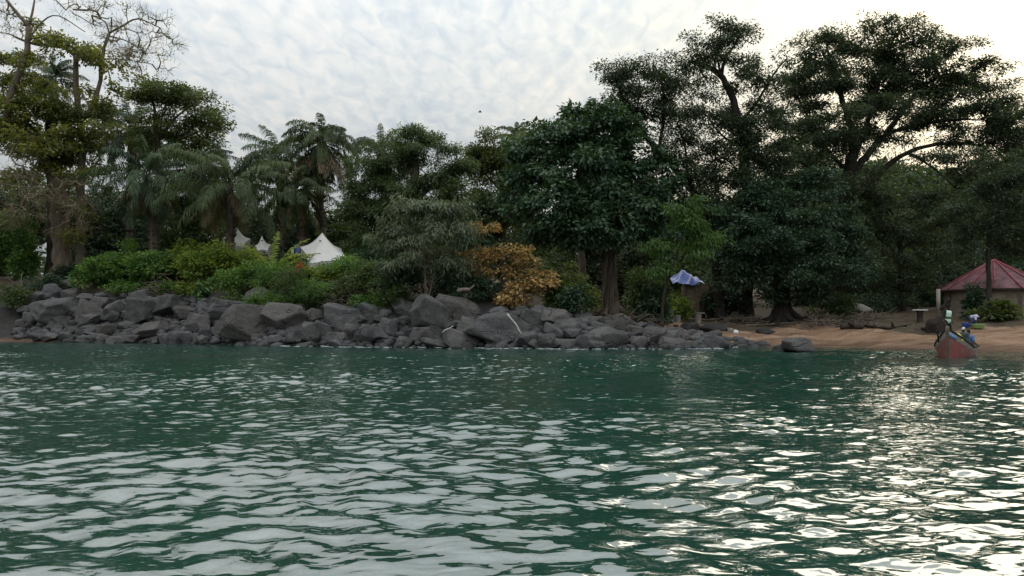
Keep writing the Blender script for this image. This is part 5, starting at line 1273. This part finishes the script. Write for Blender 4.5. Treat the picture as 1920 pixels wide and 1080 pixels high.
rg = np.random.default_rng(81); mb = MB()
for i in range(60):
    a = rg.uniform(math.pi * .98, math.pi * 1.35); rr = Re * rg.uniform(.72, 1.02); pz = zE + (zA - zE) * (1 - rr / Re) + .08
    c_ = np.array([cx + rr * math.cos(a), cyh + rr * math.sin(a), pz]); dv = unit(rg.normal(size=3) * np.array([1, 1, .25])); mb.tube([c_ - dv * rg.uniform(.1, .45), c_ + np.array([0, 0, .03]), c_ + dv * rg.uniform(.1, .45)], rg.uniform(.012, .035), 4)
o = mb.build('brushwood_heap', M['drift'], None, (cx - Re, cyh, zE)); o.location = (cx - Re, cyh, zE); tag(o, 'dry twigs and fallen leaves lying on the edge of the red roof', 'dead branches', 'heaps of dead branches')

# brown dome rock behind the standing man
c = hit(1756, 619); v_, f_ = rock_shape(np.random.default_rng(62), (1.25, 1.1, 1.25), True, sharp=14, tilt=0)
M['rock_brown'] = plain('rock_brown', (0.035, 0.028, 0.024), 0.9, 0.1, 0.3, 2.0, 0.6, 10.0)
mb = MB(); mb.add(v_, f_); o = mb.build('boulder', M['rock_brown'], None, smooth=True); o.location = (c + np.array([0, 0, .3])).tolist(); tag(o, 'dark brown dome-shaped boulder on the beach behind the standing man', 'boulder')
c = hit(1737, 619); v_, f_ = rock_shape(np.random.default_rng(63), (.6, .6, .28), sharp=14, tilt=0)
mb = MB(); mb.add(v_, f_); o = mb.build('boulder', M['rock_brown'], None, smooth=True); o.location = (c + np.array([0, 0, .08])).tolist(); tag(o, 'flat dark stone lying beside the brown dome-shaped boulder', 'boulder')

# small pale litter on the beach and tide line foam
rng = np.random.default_rng(66); lb = MB()
for i in range(150):
    x = rng.uniform(13, 31); dd = rng.uniform(3.0, 17); y = float(shore(x)) + dd; z = G(x, y); s = rng.uniform(.03, .09)
    lb.add(I2[0] * s * np.array([1.3, 1, .5]) + np.array([x, y, z + .02]), I2[1])
o = lb.build('beach_litter', M['concrete'], None); tag(o, 'scattered pale shells and scraps on the beach', 'litter', kind='stuff')
fb = MB()
M['foam'] = plain('foam', (0.40, 0.44, 0.44), 0.6, 0.3, 0.1, 8.0)
for i in range(200):
    x = rng.uniform(-16, 15) if i < 200 else rng.uniform(15, 30); y = float(shore(x)) - (rng.uniform(-.1, 1.6) if i < 200 else rng.uniform(-.05, .3)); s = rng.uniform(.02, .07)
    fb.add(I2[0] * np.array([s * rng.uniform(1.5, 5), s * 1.2, .018]) + np.array([x, y, .02 + rng.uniform(0, .03)]), I2[1])
o = fb.build('foam', M['foam'], None, smooth=True); tag(o, 'thin foam along the foot of the rocks', 'foam', kind='stuff')

# bird in the sky
c = W(900, 210, 60); mb = MB(); s_ = np.linspace(0, 1, 7)
mb.tube(np.stack([c[0] + (s_ - .5) * .36, c[1] + 0 * s_, c[2] + 0 * s_], 1), .05 * np.sin(np.pi * (s_ * .9 + .06)), 8); o = mb.build('bird', M['stone_dark'], None, c, smooth=True); o.location = c.tolist(); tag(o, 'small dark bird flying in the open sky', 'bird')
for sg in (-1, 1):
    mb = MB(); V = [c + np.array(p_) for p_ in ((.07, 0, .02), (-.07, 0, .02), (-.04, sg * .15, .08), (.06, sg * .15, .09), (-.05, sg * .30, .03), (.0, sg * .30, .04))]
    mb.add(V, [[0, 1, 2, 3], [3, 2, 4, 5]]); mb.build('wing', M['stone_dark'], o, c)
# ------------------------------------------------------------------ boat and people
def hull_mat(name):
    m, nt, out = newmat(name)
    tc = node(nt, 'ShaderNodeTexCoord'); at = node(nt, 'ShaderNodeAttribute', attribute_name='tint')
    n1 = node(nt, 'ShaderNodeTexNoise', i_Scale=3.0, i_Detail=8.0, i_Roughness=0.7); nt.links.new(tc.outputs['Object'], n1.inputs['Vector'])
    n2 = node(nt, 'ShaderNodeTexNoise', i_Scale=1.1, i_Detail=4.0); nt.links.new(tc.outputs['Object'], n2.inputs['Vector'])
    red = ramp(nt, n2.outputs['Fac'], [(0.35, (0.25, 0.042, 0.038)), (0.65, (0.17, 0.048, 0.040))]).outputs[0]
    grey = ramp(nt, n1.outputs['Fac'], [(0.3, (0.17, 0.15, 0.13)), (0.7, (0.30, 0.27, 0.24))]).outputs[0]
    edge = math_n(nt, 'ADD', at.outputs['Fac'], math_n(nt, 'MULTIPLY', math_n(nt, 'SUBTRACT', n1.outputs['Fac'], 0.5), 0.5))
    c = mix(nt, ramp(nt, edge, [(0.5, 0.0), (0.62, 1.0)]).outputs[0], red, grey)
    wear = ramp(nt, n1.outputs['Fac'], [(0.52, 0.0), (0.62, 0.75)]).outputs[0]
    c = mix(nt, wear, c, (0.20, 0.15, 0.12))
    p = node(nt, 'ShaderNodeBsdfPrincipled', i_Roughness=0.6); nt.links.new(c, p.inputs['Base Color'])
    bp = node(nt, 'ShaderNodeBump', i_Strength=0.3, i_Distance=0.02); nt.links.new(n1.outputs['Fac'], bp.inputs['Height']); nt.links.new(bp.outputs[0], p.inputs['Normal'])
    nt.links.new(p.outputs[0], out.inputs[0]); return m


M['hull'] = hull_mat('hull_paint')
M['hull_in'] = plain('hull_inside', (0.16, 0.12, 0.09), 0.85, 0.1, 0.3, 4.0)
M['blue_paint'] = plain('blue_paint', (0.16, 0.26, 0.42), 0.6, 0.3, 0.3, 5.0)

BOW = np.array([W(1778, 0, 36)[0], 36.0, 0.0]); yaw = math.atan2(BOW[0], BOW[1]) - R(7.5)   # the stern lies a little to the side of the line of sight
# boat axes: u runs from bow to stern, v to the viewer's right
ax_u = np.array([math.sin(yaw + R(13)), math.cos(yaw + R(13)), 0]); ax_v = np.array([ax_u[1], -ax_u[0], 0])


def B3(u, v_, z): return BOW + ax_u * u + ax_v * v_ + np.array([0, 0, z])


LB = 8.5
boat = empty('boat', BOW, 'long wooden boat with faded red bow, lying at the water edge with people aboard', 'boat')
NU, NV = 26, 9
uu = np.linspace(0, 1, NU)
half = lambda t: .86 * np.sin(np.pi / 2 * np.clip(t / .36, 0, 1)) ** .92 * np.clip((1.03 - t) / .35, 0, 1) ** .5 + .02
top = lambda t: .44 + 1.0 * (1 - np.clip(t / .36, 0, 1)) ** 1.45 + .30 * np.clip((t - .7) / .3, 0, 1) ** 2
rake = lambda t, z: -.42 * np.clip(z / 1.4, -.3, 1) * (1 - np.clip(t / .12, 0, 1))
hb = MB(); hi_ = MB()
for sg in (-1, 1):
    V, T = [], []
    for t in uu:
        for j in range(NV):
            s = j / (NV - 1); z = -.35 + (top(t) + .35) * s; w_ = half(t) * (.45 + .55 * s ** .55)
            V.append(B3(t * LB + rake(t, z), sg * w_, z)); T.append(.35 + .5 * np.clip((s - .72) / .2, 0, 1) * (1 if sg > 0 or t > .02 else 1))
    q_ = [[i * NV + j, (i + 1) * NV + j, (i + 1) * NV + j + 1, i * NV + j + 1][::sg] for i in range(NU - 1) for j in range(NV - 1)]
    hb.add(V, q_, 0, np.array(T))
    Vi = [v_ - ax_v * sg * .05 for v_ in V]; hi_.add(Vi, [x_[::-1] for x_ in q_])
fl = [B3(t * LB, sg * half(t) * .62, .02) for t in uu for sg in (-1, 1)]; hi_.add(fl, [[2 * i, 2 * i + 1, 2 * i + 3, 2 * i + 2] for i in range(NU - 1)])
hb.build('hull', M['hull'], boat, BOW, smooth=True); hi_.build('hull_lining', M['hull_in'], boat, BOW)
for sg in (-1, 1):
    g_ = MB(); g_.tube([B3(t * LB + rake(t, top(t)), sg * half(t), top(t) + .012) for t in uu], .045, 7); g_.build('gunwale', M['wood_dark'], boat, BOW, smooth=True)
sb = MB(); zz_ = np.linspace(-.3, 1.56, 9); sb.tube([B3(rake(0, z) - .03, 0, z) for z in zz_], [.07] * 7 + [.085, .09], 8); sb.build('stem_post', M['drift'], boat, BOW, smooth=True)
db = MB()
V = [];
for t in np.linspace(.0, .16, 8):
    for sg in (-1, 0, 1): V.append(B3(t * LB + rake(t, top(t)) + .03, sg * (half(t) - .03), min(top(t) - .12, 1.02) + (.03 if sg == 0 else 0)))
db.add(V, [[3 * i + j, 3 * i + j + 1, 3 * i + j + 4, 3 * i + j + 3] for i in range(7) for j in range(2)]); db.build('fore_deck', M['hull_in'], boat, BOW)
for t in (.30, .45, .60, .75):
    th_ = MB(); c0, c1 = B3(t * LB, -half(t) + .03, .42), B3(t * LB, half(t) - .03, .42)
    V = [c0 - ax_u * .13, c1 - ax_u * .13, c1 + ax_u * .13, c0 + ax_u * .13]; V = V + [x_ - np.array([0, 0, .05]) for x_ in V]
    th_.add(V, [[0, 1, 2, 3], [7, 6, 5, 4], [0, 4, 5, 1], [1, 5, 6, 2], [2, 6, 7, 3], [3, 7, 4, 0]]); th_.build('thwart', M['hull_in'], boat, BOW)
pp = MB(); pp.add([B3(.10 + rake(0.01, 1.1), .03 + .14 * k, z) + np.array([0, 0, 0]) - ax_u * .02 * 0 + ax_v * .0 for k in (0, 1) for z in (.95, 1.18)], [[0, 2, 3, 1]])
# blue painted board below the gunwale on the bow
V = []
for t in np.linspace(.004, .07, 7):
    for s in (.80, .94):
        z = -.35 + (top(t) + .35) * s; w_ = half(t) * (.45 + .55 * s ** .55); V.append(B3(t * LB + rake(t, z) - .02, w_ + .012, z))
pb = MB(); pb.add(V, [[2 * i, 2 * i + 2, 2 * i + 3, 2 * i + 1] for i in range(6)]); o = pb.build('painted_board', M['blue_paint'], boat, BOW)
md = o.modifiers.new('thickness', 'SOLIDIFY'); md.thickness = .02


def stick(label, a, b_, r, mat):
    mb = MB(); a, b_ = np.asarray(a), np.asarray(b_); mb.tube([a, (a + b_) / 2 + np.array([.02, 0, .01]), b_], r, 7); o = mb.build('boat_pole', M[mat], None, a); o.location = a.tolist(); tag(o, label, 'pole', 'poles leaning out of the boat')


stick('dark forked stick poking up over the gunwale at the red bow', B3(.9, -.50, .75), W(1755.5, 619, 36.6), .035, 'wood_dark')
stick('shorter stick beside the dark forked one at the bow', B3(1.0, -.42, .75), W(1763, 624, 36.8), .028, 'drift')

SK = plain('skin', (0.040, 0.022, 0.015), 0.5, 0.4, 0.1, 10.0)
M['hair'] = plain('hair', (0.010, 0.009, 0.009), 0.9, 0.1, 0.2)
M['vest'] = plain('vest', (0.62, 0.78, 0.62), 0.8, 0.1, 0.05); M['vest_band'] = plain('vest_band', (0.06, 0.13, 0.08), 0.8, 0.1, 0.1)
M['shirt_dark'] = plain('shirt_dark', (0.025, 0.025, 0.03), 0.9, 0.1, 0.2); M['trousers_dark'] = plain('trousers_dark', (0.028, 0.026, 0.030), 0.9, 0.1, 0.2)
M['shirt_grey'] = plain('shirt_grey', (0.085, 0.105, 0.105), 0.9, 0.1, 0.15); M['shirt_blue'] = plain('shirt_blue', (0.10, 0.20, 0.38), 0.9, 0.1, 0.15)
M['cap_white'] = plain('cap_white', (0.62, 0.60, 0.56), 0.9, 0.1, 0.05); M['shirt_print'] = plain('shirt_print', (0.22, 0.27, 0.50), 0.9, 0.1, 0.3, 9.0, col2=(0.75, 0.75, 0.80))
M['yellow'] = plain('cloth_yellow', (0.62, 0.55, 0.10), 0.9, 0.1, 0.1); M['plastic_blue'] = plain('plastic_blue', (0.03, 0.10, 0.42), 0.35, 0.5, 0.05); M['plastic_green'] = plain('plastic_green', (0.26, 0.45, 0.16), 0.4, 0.5, 0.05)
M['skin_wrap'] = plain('wrap_cloth', (0.06, 0.06, 0.12), 0.9, 0.1, 0.3, 8.0)


def finish(mb, name, mat, parent, origin, vox):
    o = mb.build(name, mat, parent, origin, smooth=True)
    md = o.modifiers.new('one_surface', 'REMESH'); md.mode = 'VOXEL'; md.voxel_size = vox; md.use_smooth_shade = True
    sm = o.modifiers.new('soften', 'SMOOTH'); sm.factor = .5; sm.iterations = 2
    return o


def chain(mb, pts, rad, sides=12):
    for i in range(len(pts) - 1): mb.capsule(pts[i], pts[i + 1], rad[i], rad[i + 1], 0, sides)


def person(label, loc, rz, pose, top_mat, leg_mat, hat=None, vest=False, sleeves=True, scale=1.0, skirt=False):
    """POSE: joint positions in metres, x to the person's left, y forward = -y, z up; one continuous body, clothes and hair as children"""
    J = {k: np.array(v_, float) * scale for k, v_ in pose.items()}
    root = bpy.data.objects.new('person', None)
    b = MB()
    pel, chest, neck, head = J['pelvis'], J['chest'], J['neck'], J['head']
    up = unit(head - neck); fwd = J['look'] / np.linalg.norm(J['look']); lat = unit(np.cross(up, fwd)); fwd = np.cross(lat, up)
    k = scale
    chain(b, [pel, (pel + chest) / 2, chest], [.135 * k, .125 * k, .145 * k])
    sl, sr = J['sh_l'], J['sh_r']; chain(b, [sl * .9 + chest * .1, chest, sr * .9 + chest * .1], [.075 * k, .12 * k, .075 * k])
    chain(b, [chest, neck, head - up * .04 * k], [.10 * k, .058 * k, .055 * k])
    # head: skull, jaw, nose, brow, lips, ears
    b.ball(head + up * .02 * k, np.array([.078, .092, .105]) * k); b.capsule(head - up * .06 * k + fwd * .035 * k, head - up * .01 * k + fwd * .03 * k, .052 * k, .068 * k)
    b.capsule(head + up * .015 * k + fwd * .09 * k, head - up * .022 * k + fwd * .108 * k, .010 * k, .018 * k)
    b.capsule(head + up * .035 * k + fwd * .078 * k - lat * .035 * k, head + up * .035 * k + fwd * .078 * k + lat * .035 * k, .014 * k, .014 * k)
    b.capsule(head - up * .055 * k + fwd * .085 * k - lat * .018 * k, head - up * .055 * k + fwd * .085 * k + lat * .018 * k, .011 * k, .011 * k)
    for s in (-1, 1): b.ball(head + lat * s * .082 * k, np.array([.014, .024, .032]) * k)
    for sd_ in ('l', 'r'):
        chain(b, [J['sh_' + sd_], J['el_' + sd_], J['wr_' + sd_]], [.056 * k, .043 * k, .030 * k])
        wr = J['wr_' + sd_]; d_ = unit(wr - J['el_' + sd_]); sw = unit(np.cross(d_, np.array([0.3, 1, .2]))); nm_ = np.cross(d_, sw); s = 1 if sd_ == 'l' else -1
        b.capsule(wr + d_ * .02 * k, wr + d_ * .075 * k, .034 * k, .038 * k)
        for f_, (o_, ln) in enumerate(((-.033, .062), (-.011, .076), (.011, .072), (.033, .056))):
            p0 = wr + d_ * .095 * k + sw * o_ * k; p1 = p0 + (d_ + nm_ * .25) * ln * .55 * k; p2 = p1 + (d_ * .7 + nm_ * .7) * ln * .5 * k
            chain(b, [p0, p1, p2], [.0105 * k, .0095 * k, .008 * k], 7)
        p0 = wr + d_ * .04 * k + sw * .036 * s * k; p1 = p0 + (d_ * .6 + sw * .7 * s + nm_ * .3) * .045 * k; chain(b, [p0, p1, p1 + (d_ + nm_ * .4) * .032 * k], [.014 * k, .012 * k, .009 * k], 7)
        chain(b, [J['hip_' + sd_], J['kn_' + sd_], J['an_' + sd_]], [.088 * k, .062 * k, .042 * k])
        an = J['an_' + sd_]; toe = J.get('toe_' + sd_, an + np.array([0, -.17, -.05]) * k); chain(b, [an + np.array([0, .03, -.03]) * k, toe], [.042 * k, .034 * k])
    COL.objects.link(root); root.location = [float(x_) for x_ in loc]; root.rotation_euler = (0, 0, rz); tag(root, label, 'person')
    zero = np.zeros(3)
    finish(b, 'body', SK, root, zero, .0095)
    for s in (-1, 1):
        e_ = MB(); e_.ball(head + up * .012 * k + fwd * .083 * k + lat * s * .031 * k, np.array([.013, .013, .009]) * k); e_.build('eye', M['cap_white'], root, zero, smooth=True)
    t = MB(); chain(t, [pel + (chest - pel) * .05, (pel + chest) / 2, chest + (neck - chest) * .25], [.158 * k, .150 * k, .162 * k]); chain(t, [sl * .92 + chest * .08, chest, sr * .92 + chest * .08], [.088 * k, .135 * k, .088 * k])
    if sleeves:
        for sd_ in ('l', 'r'): t.capsule(J['sh_' + sd_], J['sh_' + sd_] + (J['el_' + sd_] - J['sh_' + sd_]) * .8, .074 * k, .066 * k)
    finish(t, 'shirt', M[top_mat], root, zero, .018)
    if vest:
        t = MB(); chain(t, [pel + (chest - pel) * .0, (pel + chest) / 2, chest + (neck - chest) * .15], [.172 * k, .166 * k, .176 * k]); chain(t, [sl * .75 + chest * .25, chest, sr * .75 + chest * .25], [.10 * k, .15 * k, .10 * k])
        vo = finish(t, 'vest', M['vest'], root, zero, .018)
        t = MB(); c_ = pel + (chest - pel) * .45; axv = unit(chest - pel); chain(t, [c_ - axv * .02, c_ + axv * .02], [.176 * k, .176 * k], 18); finish(t, 'reflective_band', M['vest_band'], vo, zero, .014)
    t = MB()
    for sd_ in ('l', 'r'): chain(t, [J['hip_' + sd_], J['kn_' + sd_], J['an_' + sd_] + (J['kn_' + sd_] - J['an_' + sd_]) * .12], [.108 * k, .080 * k, .064 * k])
    chain(t, [J['hip_l'], J['hip_r']], [.112 * k, .112 * k])
    if skirt: chain(t, [pel, (J['kn_l'] + J['kn_r']) / 2, (J['an_l'] + J['an_r']) / 2 + np.array([0, 0, .15])], [.17 * k, .19 * k, .20 * k])
    finish(t, 'trousers' if not skirt else 'wrap_skirt', M[leg_mat], root, zero, .018)
    h_ = MB(); h_.ball(head + up * .045 * k - fwd * .018 * k, np.array([.088, .098, .098]) * k); ho = finish(h_, 'hair' if hat is None else 'cap', M['hair'] if hat is None else M[hat], root, zero, .012)
    if hat:
        h_ = MB(); h_.ball(head + up * .055 * k + fwd * .10 * k, np.array([.07, .07, .012]) * k); finish(h_, 'cap_peak', M[hat], ho, zero, .010)
    return root


STAND = dict(pelvis=(0, 0, .95), chest=(0, -.03, 1.30), neck=(.0, -.05, 1.48), head=(0, -.09, 1.60), look=(.35, -1, -.15), sh_l=(.19, -.04, 1.40), sh_r=(-.19, -.02, 1.40), el_l=(.25, -.02, 1.12), el_r=(-.25, .03, 1.12), wr_l=(.23, -.14, .88), wr_r=(-.24, -.05, .86),
             hip_l=(.10, 0, .92), hip_r=(-.10, 0, .92), kn_l=(.16, -.06, .50), kn_r=(-.12, -.03, .49), an_l=(.22, .02, .08), an_r=(-.13, .02, .08))
ft = B3(1.35, -.18, 0); zf = W(0, 573, ft[1])[2] - 1.71
person('standing man in a pale green reflective vest on the bow of the red boat', (ft[0], ft[1], zf), .45, STAND, 'shirt_dark', 'trousers_dark', None, True, True)
SIT = dict(pelvis=(0, 0, .10), chest=(0, -.08, .44), neck=(0, -.12, .61), head=(0, -.17, .73), look=(-.3, -1, -.1), sh_l=(.19, -.10, .53), sh_r=(-.19, -.10, .53), el_l=(.26, -.16, .26), el_r=(-.26, -.16, .26), wr_l=(.16, -.34, .18), wr_r=(-.16, -.34, .18),
           hip_l=(.10, -.02, .09), hip_r=(-.10, -.02, .09), kn_l=(.14, -.44, .12), kn_r=(-.14, -.44, .12), an_l=(.15, -.46, -.30), an_r=(-.15, -.46, -.30))
p_ = W(1806, 0, 38.6); zh = W(0, 613.5, 38.6)[2]; person('seated person in a white cap and dark grey-green shirt in the boat', (p_[0], p_[1], zh - .86), -.5, SIT, 'shirt_grey', 'trousers_dark', 'cap_white')
p_ = W(1818, 0, 39.4); zh = W(0, 619, 39.4)[2]; person('seated bareheaded person in a blue shirt behind the one in the white cap', (p_[0], p_[1], zh - .86), -.9, SIT, 'shirt_blue', 'trousers_dark')
BEND = dict(pelvis=(0, .12, .62), chest=(0, -.22, .70), neck=(0, -.40, .66), head=(0, -.50, .58), look=(0, -.6, -1), sh_l=(.18, -.30, .68), sh_r=(-.18, -.30, .68), el_l=(.22, -.38, .42), el_r=(-.22, -.38, .42), wr_l=(.15, -.48, .22), wr_r=(-.15, -.48, .22),
            hip_l=(.10, .12, .60), hip_r=(-.10, .12, .60), kn_l=(.14, -.06, .36), kn_r=(-.14, -.06, .36), an_l=(.13, .06, .07), an_r=(-.13, .06, .07))
c = hit(1823, 612); person('woman bending over washing basins on the beach in a blue and white patterned top', c, .5, BEND, 'shirt_print', 'skin_wrap', None, skirt=True)


def basin(label, px, py, r, h, mat):
    c = hit(px, py); th = np.linspace(0, 2 * np.pi, 33)[:-1]; S_ = np.stack([np.cos(th), np.sin(th), 0 * th], 1); mb = MB()
    prof = [(r * .62, 0), (r * .85, h * .6), (r, h), (r * 1.06, h + .015), (r * 1.04, h + .03), (r * .95, h), (r * .8, h * .55), (r * .58, .03)]
    V = np.concatenate([c + S_ * a_ + np.array([0, 0, z]) for a_, z in prof]); i = np.arange(32); k_ = (i + 1) % 32
    for l in range(len(prof) - 1): mb.add(V[l * 32:(l + 2) * 32], np.stack([i, k_, 32 + k_, 32 + i], 1))
    mb.add(np.concatenate([V[-32:], [c + np.array([0, 0, .03])]]), np.stack([i, k_, np.full(32, 32)], 1))
    o = mb.build('basin', M[mat], None, c, smooth=True); o.location = c.tolist(); tag(o, label, 'basin', 'washing basins on the beach')


basin('round blue plastic washing basin beside the bending woman', 1811, 614, .27, .26, 'plastic_blue')
basin('wide pale green washing basin on the sand in front of the bending woman', 1834, 616, .44, .26, 'plastic_green')


def bundle(label, c, dims, mats, seed):
    v_, f_ = rock_shape(np.random.default_rng(seed), dims, sharp=6); mb = MB(); mb.add(v_, f_); o = mb.build('cloth_bundle', [M[x_] for x_ in mats], None, smooth=True); o.location = c.tolist()
    for pl in o.data.polygons:
        if pl.center.x + .4 * pl.center.z < -.01: pl.material_index = 1
    tag(o, label, 'bundle')


bundle('yellow and pale blue cloth bundle lying on the bow of the boat', B3(1.25, .25, 1.0), (.55, .45, .50), ('yellow', 'tarp_white'), 71)
M['red_cloth'] = plain('red_cloth', (0.30, 0.05, 0.05), 0.9, 0.1, 0.2)
